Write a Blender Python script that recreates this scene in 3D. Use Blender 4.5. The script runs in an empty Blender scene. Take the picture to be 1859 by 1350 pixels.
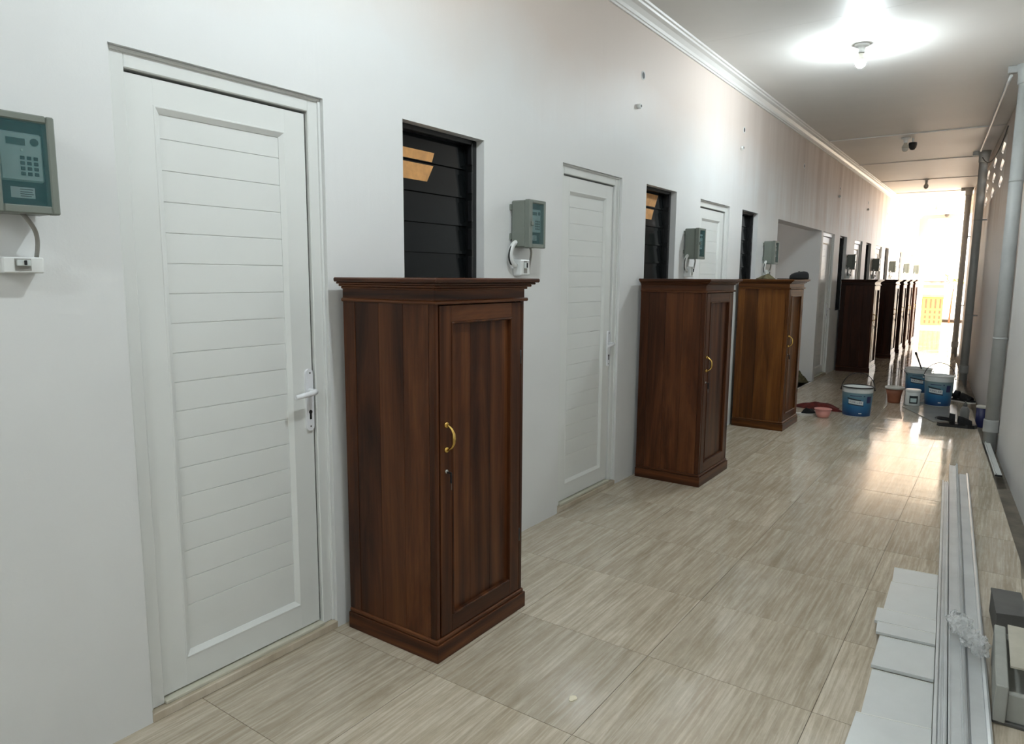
import bpy, bmesh, math, random
from mathutils import Vector, Matrix
random.seed(7)
scene = bpy.context.scene
COL = scene.collection

# ------------------------------------------------------------------ camera
cam_d = bpy.data.cameras.new('camera'); cam = bpy.data.objects.new('camera', cam_d); COL.objects.link(cam)
cam_d.sensor_width = 36.0; cam_d.lens = 24.507; cam_d.clip_start = 0.02; cam_d.clip_end = 300
R_ = Vector((0.81740354, 0.57601804, 0.00739407)); U_ = Vector((-0.08424801, 0.10683573, 0.99070096)); F_ = Vector((-0.56987168, 0.81042541, -0.13585628))
cam.matrix_world = Matrix(((R_.x, U_.x, -F_.x, 2.0805), (R_.y, U_.y, -F_.y, 0.0), (R_.z, U_.z, -F_.z, 1.40), (0, 0, 0, 1)))
scene.camera = cam

# ------------------------------------------------------------------ world, sun, exposure
w = bpy.data.worlds.new('world'); scene.world = w; w.use_nodes = True
w.node_tree.nodes['Background'].inputs[0].default_value = (0.97, 0.98, 1.0, 1)
w.node_tree.nodes['Background'].inputs[1].default_value = 2.7
sd = bpy.data.lights.new('sun', 'SUN'); sd.energy = 14.0; sd.angle = 0.02; sd.color = (1.0, 0.95, 0.88)
sun = bpy.data.objects.new('sun', sd); COL.objects.link(sun)
sun.location = (6, 20, 9)
sun.rotation_euler = Vector((-0.20, 0.45, -1.0)).to_track_quat('-Z', 'Y').to_euler()
vs = scene.view_settings
scene.display_settings.display_device = 'sRGB'
vs.view_transform = 'Standard'; vs.look = 'None'; vs.gamma = 1.0; vs.use_curve_mapping = False
vs.exposure = 0.92
BULB_E = 735.0           # radiance of a lit bulb

# ------------------------------------------------------------------ materials
def srgb(r, g, b):
    f = lambda c: (c / 255 / 12.92) if c / 255 <= 0.04045 else ((c / 255 + 0.055) / 1.055) ** 2.4
    return (f(r), f(g), f(b), 1)
MAT = {}
def mat(name):
    m = bpy.data.materials.new(name); m.use_nodes = True
    nt = m.node_tree; b = nt.nodes['Principled BSDF']; MAT[name] = m
    return m, nt, b
def N(nt, t, **kw):
    n = nt.nodes.new(t)
    for k, v in kw.items(): setattr(n, k, v)
    return n
def L(nt, a, b): nt.links.new(a, b)
def ramp(nt, fac, stops):
    r = N(nt, 'ShaderNodeValToRGB'); el = r.color_ramp.elements
    while len(el) < len(stops): el.new(0.5)
    for e, (p, c) in zip(el, stops): e.position = p; e.color = c
    L(nt, fac, r.inputs[0]); return r.outputs[0]
def coords(nt, scale, kind='Object', rnd=0.0):
    tc = N(nt, 'ShaderNodeTexCoord'); mp = N(nt, 'ShaderNodeMapping'); mp.inputs['Scale'].default_value = scale
    src = tc.outputs[kind]
    if rnd:
        oi = N(nt, 'ShaderNodeObjectInfo'); ad = N(nt, 'ShaderNodeVectorMath', operation='ADD')
        ml = N(nt, 'ShaderNodeMath', operation='MULTIPLY'); ml.inputs[1].default_value = rnd
        L(nt, oi.outputs['Random'], ml.inputs[0]); L(nt, src, ad.inputs[0]); L(nt, ml.outputs[0], ad.inputs[1]); src = ad.outputs[0]
    L(nt, src, mp.inputs[0]); return mp.outputs[0]
def noise(nt, vec, scale=1.0, detail=4.0, rough=0.5, dist=0.0):
    n = N(nt, 'ShaderNodeTexNoise'); L(nt, vec, n.inputs['Vector'])
    n.inputs['Scale'].default_value = scale; n.inputs['Detail'].default_value = detail
    n.inputs['Roughness'].default_value = rough; n.inputs['Distortion'].default_value = dist
    return n.outputs['Fac']
def mixc(nt, fac, a, b, mode='MIX'):
    m = N(nt, 'ShaderNodeMix', data_type='RGBA', blend_type=mode)
    for sock, v in ((m.inputs[0], fac), (m.inputs[6], a), (m.inputs[7], b)):
        if hasattr(v, 'is_output') or hasattr(v, 'links'): L(nt, v, sock)
        else: sock.default_value = v
    return m.outputs[2]
def bump(nt, b, h, strength=0.2, dist=0.01):
    bp = N(nt, 'ShaderNodeBump'); bp.inputs['Strength'].default_value = strength; bp.inputs['Distance'].default_value = dist
    L(nt, h, bp.inputs['Height']); L(nt, bp.outputs[0], b.inputs['Normal'])
def plain(name, col, rough=0.5, metal=0.0, var=0.06, vs_=8.0, spec=None, coat=0.0, trans=0.0, alpha=None, bmp=0.0):
    m, nt, b = mat(name)
    v = coords(nt, (1, 1, 1)); n = noise(nt, v, vs_, 5, 0.6)
    dark = tuple(c * (1 - 2.2 * var) for c in col[:3]) + (1,); lite = tuple(min(1, c * (1 + var)) for c in col[:3]) + (1,)
    L(nt, ramp(nt, n, [(0.3, dark), (0.7, lite)]), b.inputs['Base Color'])
    b.inputs['Roughness'].default_value = rough; b.inputs['Metallic'].default_value = metal
    if spec is not None: b.inputs['Specular IOR Level'].default_value = spec
    if coat: b.inputs['Coat Weight'].default_value = coat; b.inputs['Coat Roughness'].default_value = 0.08
    if trans: b.inputs['Transmission Weight'].default_value = trans
    if alpha is not None: b.inputs['Alpha'].default_value = alpha
    if bmp: bump(nt, b, noise(nt, v, vs_ * 12, 3), bmp, 0.003)
    return m
def wood(name, axis, cols, rough=0.33):
    m, nt, b = mat(name)
    sc = [5.0, 5.0, 5.0]; sc[axis] = 0.6
    if axis == 0: sc = [1.0, 1.0, 14.0]
    v = coords(nt, tuple(sc), rnd=6.0)
    n1 = noise(nt, v, 1.0, 8, 0.66, 1.6)
    sw = [4.2, 4.2, 4.2]; sw[axis] = 0.42
    if axis == 0: sw = [0.6, 0.6, 6.0]
    v2 = coords(nt, tuple(sw), rnd=9.0)
    wv = N(nt, 'ShaderNodeTexWave', wave_type='RINGS', rings_direction=('X', 'Y', 'Z')[(axis + 1) % 3]); L(nt, v2, wv.inputs['Vector'])
    wv.inputs['Scale'].default_value = 0.9; wv.inputs['Distortion'].default_value = 5.0; wv.inputs['Detail'].default_value = 3; wv.inputs['Detail Scale'].default_value = 0.8
    mx = N(nt, 'ShaderNodeMath', operation='MULTIPLY_ADD'); mx.inputs[1].default_value = 0.20
    L(nt, wv.outputs['Fac'], mx.inputs[0]); 
    sub = N(nt, 'ShaderNodeMath', operation='SUBTRACT'); sub.inputs[1].default_value = 0.10; L(nt, n1, sub.inputs[0]); L(nt, sub.outputs[0], mx.inputs[2])
    c = ramp(nt, mx.outputs[0], [(0.25, cols[0]), (0.5, cols[1]), (0.78, cols[2])])
    sf = [90, 90, 90]; sf[axis] = 2.0
    if axis == 0: sf = [3.0, 3.0, 90]
    fine = noise(nt, coords(nt, tuple(sf), rnd=3.0), 1.0, 3, 0.6)
    c2 = mixc(nt, 0.55, c, ramp(nt, fine, [(0.3, (0.55, 0.55, 0.55, 1)), (0.7, (1.15, 1.15, 1.15, 1))]), 'MULTIPLY')
    oi = N(nt, 'ShaderNodeObjectInfo')
    c3 = mixc(nt, 1.0, c2, ramp(nt, oi.outputs['Random'], [(0, (0.84, 0.83, 0.82, 1)), (1, (1.14, 1.14, 1.14, 1))]), 'MULTIPLY')
    L(nt, c3, b.inputs['Base Color']); b.inputs['Roughness'].default_value = rough
    b.inputs['Coat Weight'].default_value = 0.06; b.inputs['Coat Roughness'].default_value = 0.12
    b.inputs['Specular IOR Level'].default_value = 0.18
    bump(nt, b, fine, 0.12, 0.001)
    return m
RED = (srgb(40, 21, 12), srgb(78, 44, 25), srgb(110, 67, 39))
GOLD = (srgb(50, 27, 10), srgb(92, 54, 22), srgb(124, 78, 36))
DARK_BACKLIT = (srgb(34, 18, 12), srgb(60, 33, 22), srgb(86, 50, 33))  # backlit shade of the far cabinets put into the wood tone
for nm, cs in (('red', RED), ('gold', GOLD), ('dark', DARK_BACKLIT)):
    wood('wood_%s_v' % nm, 2, cs); wood('wood_%s_h' % nm, 1, cs); wood('wood_%s_d' % nm, 0, cs)

def wall_mat(name, base, warm, refl_streak):
    m, nt, b = mat(name)
    tc = N(nt, 'ShaderNodeTexCoord'); sp = N(nt, 'ShaderNodeSeparateXYZ'); L(nt, tc.outputs['Object'], sp.inputs[0])
    v = coords(nt, (1, 1, 1))
    n1 = noise(nt, v, 1.3, 5, 0.6)
    # old warmer undercoat left showing above the roller line at about 2.4 m
    ad = N(nt, 'ShaderNodeMath', operation='MULTIPLY_ADD'); ad.inputs[1].default_value = 0.5; L(nt, n1, ad.inputs[0]); L(nt, sp.outputs[2], ad.inputs[2])
    mr = N(nt, 'ShaderNodeMapRange'); mr.inputs[1].default_value = 2.50; mr.inputs[2].default_value = 2.95; L(nt, ad.outputs[0], mr.inputs[0])
    # reflections of the bright open side, painted as vertical warm streaks
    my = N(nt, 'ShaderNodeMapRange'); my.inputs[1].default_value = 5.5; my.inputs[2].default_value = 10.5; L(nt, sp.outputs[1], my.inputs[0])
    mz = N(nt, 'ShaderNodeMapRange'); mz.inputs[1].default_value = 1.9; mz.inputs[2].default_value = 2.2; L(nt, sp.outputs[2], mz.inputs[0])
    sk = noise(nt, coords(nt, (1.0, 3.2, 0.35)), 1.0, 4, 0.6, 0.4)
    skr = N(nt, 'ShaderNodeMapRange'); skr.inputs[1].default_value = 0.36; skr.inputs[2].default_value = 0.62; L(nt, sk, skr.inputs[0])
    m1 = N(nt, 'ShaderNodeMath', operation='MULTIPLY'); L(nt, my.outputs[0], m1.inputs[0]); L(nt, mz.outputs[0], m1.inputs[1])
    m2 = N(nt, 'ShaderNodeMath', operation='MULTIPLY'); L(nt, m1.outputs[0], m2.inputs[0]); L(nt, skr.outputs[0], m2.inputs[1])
    c0 = ramp(nt, n1, [(0.3, tuple(c * 0.965 for c in base[:3]) + (1,)), (0.7, base)])
    f1 = N(nt, 'ShaderNodeMath', operation='MULTIPLY'); f1.inputs[1].default_value = 0.85; L(nt, mr.outputs[0], f1.inputs[0])
    c1 = mixc(nt, f1.outputs[0], c0, warm)
    f2 = N(nt, 'ShaderNodeMath', operation='MULTIPLY'); f2.inputs[1].default_value = refl_streak; L(nt, m2.outputs[0], f2.inputs[0])
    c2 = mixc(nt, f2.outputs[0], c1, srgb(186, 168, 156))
    L(nt, c2, b.inputs['Base Color']); b.inputs['Roughness'].default_value = 0.50
    b.inputs['Specular IOR Level'].default_value = 0.28
    # roller and trowel unevenness, drawn out vertically
    uneven = noise(nt, coords(nt, (1.0, 5.0, 0.5)), 1.0, 3, 0.55, 0.3)
    hsum = N(nt, 'ShaderNodeMath', operation='MULTIPLY_ADD'); hsum.inputs[1].default_value = 0.06; L(nt, noise(nt, v, 120, 3, 0.6), hsum.inputs[0]); L(nt, uneven, hsum.inputs[2])
    bump(nt, b, hsum.outputs[0], 0.35, 0.012)
    return m
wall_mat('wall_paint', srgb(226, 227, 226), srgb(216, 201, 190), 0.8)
wall_mat('wall_paint_right', srgb(226, 224, 222), srgb(200, 188, 178), 0.6)
plain('ceiling_paint', srgb(224, 222, 218), 0.5, var=0.02, vs_=1.2)
plain('cornice_paint', srgb(228, 227, 224), 0.4, var=0.02, vs_=3)
plain('door_white', srgb(226, 228, 225), 0.32, var=0.015, vs_=2)
plain('frame_white', srgb(224, 226, 223), 0.30, var=0.015, vs_=2)
plain('handle_white', srgb(236, 237, 240), 0.25, var=0.01)
plain('gap_black', srgb(20, 20, 20), 0.6, var=0.1)
plain('sill_cream', srgb(206, 203, 186), 0.3, var=0.04)
plain('frame_black', srgb(16, 17, 17), 0.35, var=0.1)
plain('blade_glass', srgb(14, 17, 18), 0.10, var=0.05, spec=0.22)
plain('strip_brown', srgb(206, 150, 88), 0.6, var=0.12, vs_=20)
plain('room_dark', srgb(70, 68, 66), 0.8, var=0.05)
plain('grout', srgb(132, 124, 108), 0.8, var=0.1, vs_=20)
plain('gutter_cement', srgb(120, 112, 100), 0.75, var=0.2, vs_=6, bmp=0.3)
plain('concrete_out', srgb(205, 196, 180), 0.8, var=0.06, vs_=2, bmp=0.2)
plain('yard_earth', srgb(216, 194, 168), 0.9, var=0.08, vs_=1.5, bmp=0.3)
plain('meter_case', srgb(118, 124, 116), 0.42, var=0.04)
plain('meter_unit', srgb(190, 210, 208), 0.4, var=0.04)
plain('meter_inner', srgb(36, 50, 54), 0.5, var=0.1)
plain('lcd', srgb(62, 84, 82), 0.2, var=0.05)
plain('key_dark', srgb(48, 66, 70), 0.4, var=0.05)
plain('sticker_white', srgb(214, 220, 218), 0.5, var=0.03)
plain('print_dark', srgb(40, 46, 50), 0.6, var=0.1)
plain('cable_grey', srgb(150, 148, 142), 0.5, var=0.05)
plain('pvc_white', srgb(226, 228, 226), 0.35, var=0.03)
plain('pipe_grey', srgb(170, 172, 170), 0.42, var=0.07, vs_=4)
plain('brass', srgb(214, 178, 100), 0.22, 1.0, var=0.08, vs_=30)
plain('steel', srgb(190, 188, 184), 0.25, 1.0, var=0.05)
plain('black_plastic', srgb(22, 22, 24), 0.45, var=0.15)
plain('black_cloth', srgb(18, 18, 20), 0.9, var=0.25, vs_=20, bmp=0.3)
plain('bucket_white', srgb(218, 222, 220), 0.35, var=0.05, vs_=10)
plain('terracotta', srgb(146, 88, 62), 0.6, var=0.12, vs_=10)
plain('red_cloth', srgb(96, 28, 22), 0.9, var=0.3, vs_=14, bmp=0.3)
plain('pink_plastic', srgb(214, 150, 140), 0.35, var=0.06, spec=0.5)
plain('sole_white', srgb(208, 206, 198), 0.6, var=0.06)
plain('aluminium', srgb(205, 208, 208), 0.32, 0.25, var=0.06, vs_=5)
plain('board_white', srgb(206, 208, 206), 0.35, var=0.04, vs_=4)
plain('board_core', srgb(226, 226, 220), 0.6, var=0.03)
plain('box_dark', srgb(92, 91, 88), 0.7, var=0.08)
plain('foam_grey', srgb(164, 165, 158), 0.8, var=0.06, bmp=0.2)
plain('sheet_beige', srgb(192, 187, 172), 0.7, var=0.07)
plain('bottle_grey', srgb(112, 112, 110), 0.4, var=0.06)
plain('blue_dark', srgb(42, 46, 92), 0.4, var=0.08)
plain('gate_orange', srgb(226, 140, 62), 0.5, var=0.06)
plain('gate_slot', srgb(112, 70, 40), 0.6, var=0.1)
plain('roof_tile', srgb(190, 120, 90), 0.7, var=0.1)
plain('brick_red', srgb(190, 96, 76), 0.7, var=0.1)
plain('house_white', srgb(236, 230, 218), 0.7, var=0.02)
plain('leaf_green', srgb(176, 190, 60), 0.5, var=0.2)
plain('olive_cloth', srgb(98, 92, 66), 0.9, var=0.3, vs_=30, bmp=0.3)
plain('board_grey', srgb(150, 148, 140), 0.22, var=0.06, vs_=5)
plain('spot_cream', srgb(236, 226, 200), 0.3, var=0.03)
# translucent ones
def glassy(name, col, alpha, rough=0.08):
    m, nt, b = mat(name)
    v = coords(nt, (1, 1, 1)); n = noise(nt, v, 20, 3)
    L(nt, ramp(nt, n, [(0.2, tuple(c * 0.9 for c in col[:3]) + (1,)), (0.8, col)]), b.inputs['Base Color'])
    b.inputs['Roughness'].default_value = rough; b.inputs['Alpha'].default_value = alpha
    return m
glassy('cover_teal', srgb(62, 112, 114), 0.30)
glassy('bag_clear', srgb(228, 230, 230), 0.38, 0.15)
# lit bulb and unlit bulb
m, nt, b = mat('bulb_lit'); b.inputs['Base Color'].default_value = (1, 1, 1, 1)
b.inputs['Emission Color'].default_value = (0.86, 0.96, 1.0, 1); b.inputs['Emission Strength'].default_value = BULB_E
plain('bulb_unlit', srgb(206, 202, 192), 0.25, var=0.03)
plain('led_green', srgb(220, 240, 230), 0.3, var=0.0)
# polished travertine tile
m, nt, b = mat('floor_tile')
v = coords(nt, (1, 1, 1), rnd=40.0)
va = coords(nt, (34, 1.5, 1), rnd=40.0); vb = coords(nt, (95, 4.0, 1), rnd=17.0); vc = coords(nt, (9, 0.9, 1), rnd=23.0)
na = noise(nt, va, 1.0, 6, 0.62, 0.6); nb = noise(nt, vb, 1.0, 4, 0.6, 0.3); nc = noise(nt, vc, 1.0, 4, 0.55, 0.5)
c = ramp(nt, na, [(0.28, srgb(174, 161, 141)), (0.5, srgb(197, 185, 166)), (0.72, srgb(214, 205, 189))])
c = mixc(nt, 0.55, c, ramp(nt, nc, [(0.3, (0.84, 0.82, 0.79, 1)), (0.7, (1.1, 1.1, 1.1, 1))]), 'MULTIPLY')
c = mixc(nt, 0.32, c, ramp(nt, nb, [(0.45, srgb(158, 146, 127)), (0.64, srgb(218, 211, 197))]))
gr = noise(nt, coords(nt, (60, 22, 1), rnd=31.0), 1.0, 5, 0.7, 0.5); bl_ = noise(nt, coords(nt, (5.0, 3.0, 1), rnd=13.0), 1.0, 4, 0.6, 0.8)
c = mixc(nt, 0.5, c, ramp(nt, gr, [(0.3, (0.84, 0.83, 0.81, 1)), (0.7, (1.1, 1.1, 1.1, 1))]), 'MULTIPLY')
c = mixc(nt, 0.6, c, ramp(nt, bl_, [(0.3, (0.84, 0.81, 0.78, 1)), (0.65, (1.06, 1.06, 1.06, 1))]), 'MULTIPLY')
oi = N(nt, 'ShaderNodeObjectInfo')
c = mixc(nt, 1.0, c, ramp(nt, oi.outputs['Random'], [(0, (0.92, 0.92, 0.92, 1)), (1, (1.06, 1.06, 1.06, 1))]), 'MULTIPLY')
L(nt, c, b.inputs['Base Color'])
rr = ramp(nt, noise(nt, coords(nt, (2.2, 5.0, 1), 'Object', 5.0), 1.0, 4, 0.6), [(0.35, (0.045, 0.045, 0.045, 1)), (0.7, (0.13, 0.13, 0.13, 1))])
L(nt, rr, b.inputs['Roughness']); b.inputs['Specular IOR Level'].default_value = 0.55
wvb = noise(nt, coords(nt, (1.6, 10.0, 1.0), 'Object', 11.0), 1.0, 3, 0.5)
bump(nt, b, wvb, 0.16, 0.006)
# bucket wrap print: pale grey-green at the top running to deep blue at the foot
m, nt, b = mat('bucket_print')
tc = N(nt, 'ShaderNodeTexCoord'); sp = N(nt, 'ShaderNodeSeparateXYZ'); L(nt, tc.outputs['Object'], sp.inputs[0])
wob = noise(nt, coords(nt, (6, 6, 6)), 1.0, 3); ad = N(nt, 'ShaderNodeMath', operation='MULTIPLY_ADD'); ad.inputs[1].default_value = 0.06
L(nt, wob, ad.inputs[0]); L(nt, sp.outputs[2], ad.inputs[2])
mr = N(nt, 'ShaderNodeMapRange'); mr.inputs[1].default_value = 0.04; mr.inputs[2].default_value = 0.31; L(nt, ad.outputs[0], mr.inputs[0])
L(nt, ramp(nt, mr.outputs[0], [(0.0, srgb(18, 48, 92)), (0.40, srgb(40, 104, 150)), (0.70, srgb(88, 128, 146)), (1.0, srgb(122, 140, 140))]), b.inputs['Base Color'])
b.inputs['Roughness'].default_value = 0.35

# ------------------------------------------------------------------ mesh helpers
def new_bm(): return bmesh.new()
def box(bm, x0, x1, y0, y1, z0, z1, bev=0.0):
    vs_ = [bm.verts.new(p) for p in ((x0, y0, z0), (x1, y0, z0), (x1, y1, z0), (x0, y1, z0), (x0, y0, z1), (x1, y0, z1), (x1, y1, z1), (x0, y1, z1))]
    fs = [bm.faces.new([vs_[i] for i in q]) for q in ((0, 3, 2, 1), (4, 5, 6, 7), (0, 1, 5, 4), (1, 2, 6, 5), (2, 3, 7, 6), (3, 0, 4, 7))]
    if bev > 0:
        es = list({e for f in fs for e in f.edges})
        bmesh.ops.bevel(bm, geom=es, offset=bev, segments=1, affect='EDGES', profile=0.5)
    return bm
def prism(bm, pts, z0, z1):
    """pts counter-clockwise in xy"""
    a = [bm.verts.new((x, y, z0)) for x, y in pts]; b_ = [bm.verts.new((x, y, z1)) for x, y in pts]
    n = len(pts); bm.faces.new(a[::-1]); bm.faces.new(b_)
    for i in range(n): bm.faces.new((a[i], a[(i + 1) % n], b_[(i + 1) % n], b_[i]))
    return bm
def extrude_profile(bm, prof, p0, p1, ax_a, ax_b):
    """prof: list (a,b); swept from p0 to p1"""
    p0 = Vector(p0); p1 = Vector(p1); A = Vector(ax_a); B = Vector(ax_b)
    r0 = [bm.verts.new(p0 + A * a + B * b_) for a, b_ in prof]; r1 = [bm.verts.new(p1 + A * a + B * b_) for a, b_ in prof]
    n = len(prof)
    for i in range(n): bm.faces.new((r0[i], r0[(i + 1) % n], r1[(i + 1) % n], r1[i]))
    bm.faces.new(r0[::-1]); bm.faces.new(r1); return bm
def lathe(bm, prof, c=(0, 0, 0), seg=28, axis='Z', caps=True):
    rings = []
    def P(r, h, a):
        x, y = r * math.cos(a), r * math.sin(a)
        p = {'Z': (x, y, h), 'X': (h, x, y), 'Y': (y, h, x)}[axis]
        return (c[0] + p[0], c[1] + p[1], c[2] + p[2])
    for r, h in prof: rings.append([bm.verts.new(P(max(r, 1e-5), h, 2 * math.pi * i / seg)) for i in range(seg)])
    for a, b_ in zip(rings, rings[1:]):
        for i in range(seg):
            f = bm.faces.new((a[i], a[(i + 1) % seg], b_[(i + 1) % seg], b_[i])); f.smooth = True
    if caps:
        bm.faces.new(rings[0][::-1]); bm.faces.new(rings[-1])
    return bm
def tube(bm, pts, r, seg=10, closed_caps=True):
    pts = [Vector(p) for p in pts]; n = len(pts); rings = []
    rad = r if isinstance(r, (list, tuple)) else [r] * n
    up = Vector((0.13, 0.21, 0.97)).normalized()
    for i, p in enumerate(pts):
        t = (pts[min(i + 1, n - 1)] - pts[max(i - 1, 0)]).normalized()
        a = t.cross(up)
        if a.length < 1e-3: a = t.cross(Vector((1, 0, 0)))
        a.normalize(); b_ = t.cross(a).normalized(); up = a.cross(t)
        rings.append([bm.verts.new(p + (a * math.cos(2 * math.pi * k / seg) + b_ * math.sin(2 * math.pi * k / seg)) * rad[i]) for k in range(seg)])
    for q, s in zip(rings, rings[1:]):
        for k in range(seg):
            f = bm.faces.new((q[k], q[(k + 1) % seg], s[(k + 1) % seg], s[k])); f.smooth = True
    if closed_caps: bm.faces.new(rings[0][::-1]); bm.faces.new(rings[-1])
    return bm
def bez(p0, p1, p2, p3, n=14):
    P = [Vector(p) for p in (p0, p1, p2, p3)]
    return [(1 - t) ** 3 * P[0] + 3 * (1 - t) ** 2 * t * P[1] + 3 * (1 - t) * t * t * P[2] + t ** 3 * P[3] for t in [i / n for i in range(n + 1)]]
def obj(name, bm, m, parent=None, loc=None, rz=0.0, label=None):
    me = bpy.data.meshes.new(name)
    bmesh.ops.recalc_face_normals(bm, faces=bm.faces[:]); bm.to_mesh(me); bm.free()
    me.materials.append(MAT[m]); o = bpy.data.objects.new(name, me); COL.objects.link(o)
    if parent is not None: o.parent = parent
    if loc is not None: o.location = loc
    if rz: o.rotation_euler = (0, 0, rz)
    if label: o['label'] = label
    return o
def inst(src, parent=None, loc=None):
    o = src.copy(); COL.objects.link(o); o.parent = parent
    if loc is not None: o.location = loc
    return o
def tag(o, label, cat=None, group=None, kind=None):
    o['label'] = label
    if cat: o['category'] = cat
    if group: o['group'] = group
    if kind: o['kind'] = kind
    return o
def empty(name, loc=(0, 0, 0), rz=0.0):
    o = bpy.data.objects.new(name, None); COL.objects.link(o); o.location = loc; o.rotation_euler = (0, 0, rz); o.empty_display_size = 0.05
    return o
def copy_tree(o, parent=None):
    c = o.copy(); COL.objects.link(c); c.parent = parent
    for ch in list(o.children): copy_tree(ch, c)
    return c

# ------------------------------------------------------------------ layout numbers
ZC = 3.12                                   # ceiling
YB, YE = -3.0, 22.4                         # back and street end of the passage
YR = 16.3                                   # the right wall stops here; beyond it the side is open to the yard
edge = lambda y: 2.583 - 0.0784 * y         # edge of the tiled floor along the gutter
rwall = lambda y: 2.693 - 0.0784 * y        # face of the right wall
RANG = math.atan(0.0784)
DOORS = [(1.010, 1.755), (3.437, 4.180), (5.590, 6.325), (10.235, 11.00), (12.62, 13.35), (14.90, 15.63), (17.33, 18.06), (19.63, 20.36)]
WINS = [(2.165, 2.715), (4.550, 5.090), (6.686, 7.200), (11.38, 11.94), (13.75, 14.30), (16.10, 16.62), (18.50, 19.02), (20.82, 21.30)]
ALC = (7.945, 10.12)
DTOP = 2.032; WBOT, WTOP = 0.92, 2.036; TH = 0.15

# ------------------------------------------------------------------ left wall with its openings
holes = [(a, b_, 0.0, DTOP) for a, b_ in DOORS] + [(a, b_, WBOT, WTOP) for a, b_ in WINS] + [(ALC[0], ALC[1], 0.0, 2.035)]
ys = sorted({YB, YE} | {v for h in holes for v in h[:2]}); zs = sorted({-0.15, ZC + 0.04} | {v for h in holes for v in h[2:]})
def solid(i, j):
    if i < 0 or j < 0 or i >= len(ys) - 1 or j >= len(zs) - 1: return False
    y, z = (ys[i] + ys[i + 1]) / 2, (zs[j] + zs[j + 1]) / 2
    return not any(a < y < b_ and c < z < d for a, b_, c, d in holes)
bm = new_bm(); cache = {}
def V(x, y, z):
    k = (x, round(y, 5), round(z, 5))
    if k not in cache: cache[k] = bm.verts.new(k)
    return cache[k]
for i in range(len(ys) - 1):
    for j in range(len(zs) - 1):
        if not solid(i, j): continue
        y0, y1, z0, z1 = ys[i], ys[i + 1], zs[j], zs[j + 1]
        bm.faces.new((V(0, y0, z0), V(0, y1, z0), V(0, y1, z1), V(0, y0, z1)))
        bm.faces.new((V(-TH, y0, z0), V(-TH, y0, z1), V(-TH, y1, z1), V(-TH, y1, z0)))
        for di, dj, (pa, pb) in ((-1, 0, ((y0, z0), (y0, z1))), (1, 0, ((y1, z1), (y1, z0))), (0, -1, ((y1, z0), (y0, z0))), (0, 1, ((y0, z1), (y1, z1)))):
            if not solid(i + di, j + dj):
                bm.faces.new((V(0, *pa), V(0, *pb), V(-TH, *pb), V(-TH, *pa)))
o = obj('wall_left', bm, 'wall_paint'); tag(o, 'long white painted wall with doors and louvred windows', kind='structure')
# small pipe stubs and weep holes high on the left wall
for i, (y, z) in enumerate([(4.44, 2.72), (6.62, 2.74), (8.95, 2.72), (11.17, 2.69), (13.67, 2.71), (16.0, 2.70)]):
    h = empty('drain_hole', (0, y, z)); place = ['above the second door', 'above the third door and second window', 'above the wide alcove opening', 'above the fourth door', 'above the fifth door and window', 'farthest along the upper wall'][i]
    tag(h, 'round black drain hole with thin rim, ' + place, 'drain hole', 'drain holes high on the left wall')
    b1 = new_bm(); lathe(b1, [(0.021, -0.002), (0.021, 0.003), (0.028, 0.003), (0.030, -0.002)], axis='X', seg=20, caps=False); obj('rim', b1, 'pvc_white', h)
    b1 = new_bm(); lathe(b1, [(0.022, -0.002), (0.022, 0.0015)], axis='X', seg=20); obj('bore', b1, 'gap_black', h)
for i, (y, z) in enumerate([(4.37, 2.51), (6.55, 2.57), (11.09, 2.57), (13.61, 2.59)]):
    h = empty('pipe_stub', (0, y, z)); tag(h, 'short grey capped pipe stub below the drain hole, ' + ['nearest the camera', 'second from the camera', 'third from the camera', 'farthest of the four'][i], 'pipe stub', 'pipe stubs on the left wall')
    b1 = new_bm(); lathe(b1, [(0.016, -0.002), (0.016, 0.022), (0.013, 0.026)], axis='X', seg=16); obj('stub', b1, 'pvc_white', h)
    b1 = new_bm(); lathe(b1, [(0.009, 0.02), (0.009, 0.0275)], axis='X', seg=12); obj('bore', b1, 'box_dark', h)

# cornice along the left wall
bm = new_bm()
prof = [(0, 0), (0.012, 0), (0.014, 0.012), (0.022, 0.014), (0.026, 0.034), (0.045, 0.058), (0.070, 0.066), (0.074, 0.078), (0.088, 0.080), (0.092, 0.092), (0, 0.092)]
extrude_profile(bm, prof, (0, YB, ZC - 0.092), (0, YE, ZC - 0.092), (1, 0, 0), (0, 0, 1))
tag(obj('trim_1', bm, 'cornice_paint'), 'white stepped plaster cornice along the top of left wall', kind='structure')

# ------------------------------------------------------------------ rooms behind the wall, alcove, added back wall and roof
bm = new_bm(); A0, A1, AZ0, AZ1 = ALC[0] + 0.25, ALC[1] - 0.25, 2.1, 2.95      # unseen opening added at the rear to brighten the alcove
for (a, b_, c, d) in ((YB, A0, -0.15, ZC), (A1, YE, -0.15, ZC), (A0, A1, -0.15, AZ0), (A0, A1, AZ1, ZC)): box(bm, -3.4, -3.25, a, b_, c, d)
box(bm, -3.25, -TH, YB - 0.1, YB, -0.15, ZC); box(bm, -3.25, -TH, YE - 0.1, YE, -0.15, ZC)
tag(obj('wall_rooms', bm, 'room_dark'), 'outer wall of the dark rooms behind the louvred windows', kind='structure')
bm = new_bm(); box(bm, -3.25, -TH, ALC[0] - 0.12, ALC[0], -0.002, ZC); box(bm, -3.25, -TH, ALC[1], ALC[1] + 0.11, -0.002, ZC); 
tag(obj('wall_alcove', bm, 'wall_paint'), 'pale grey walls inside the alcove between the rooms', kind='structure')
bm = new_bm(); box(bm, -3.25, -TH, YB, YE, -0.15, -0.004); tag(obj('floor_rooms', bm, 'grout'), 'grey floor of the rooms and alcove', kind='structure')
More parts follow.
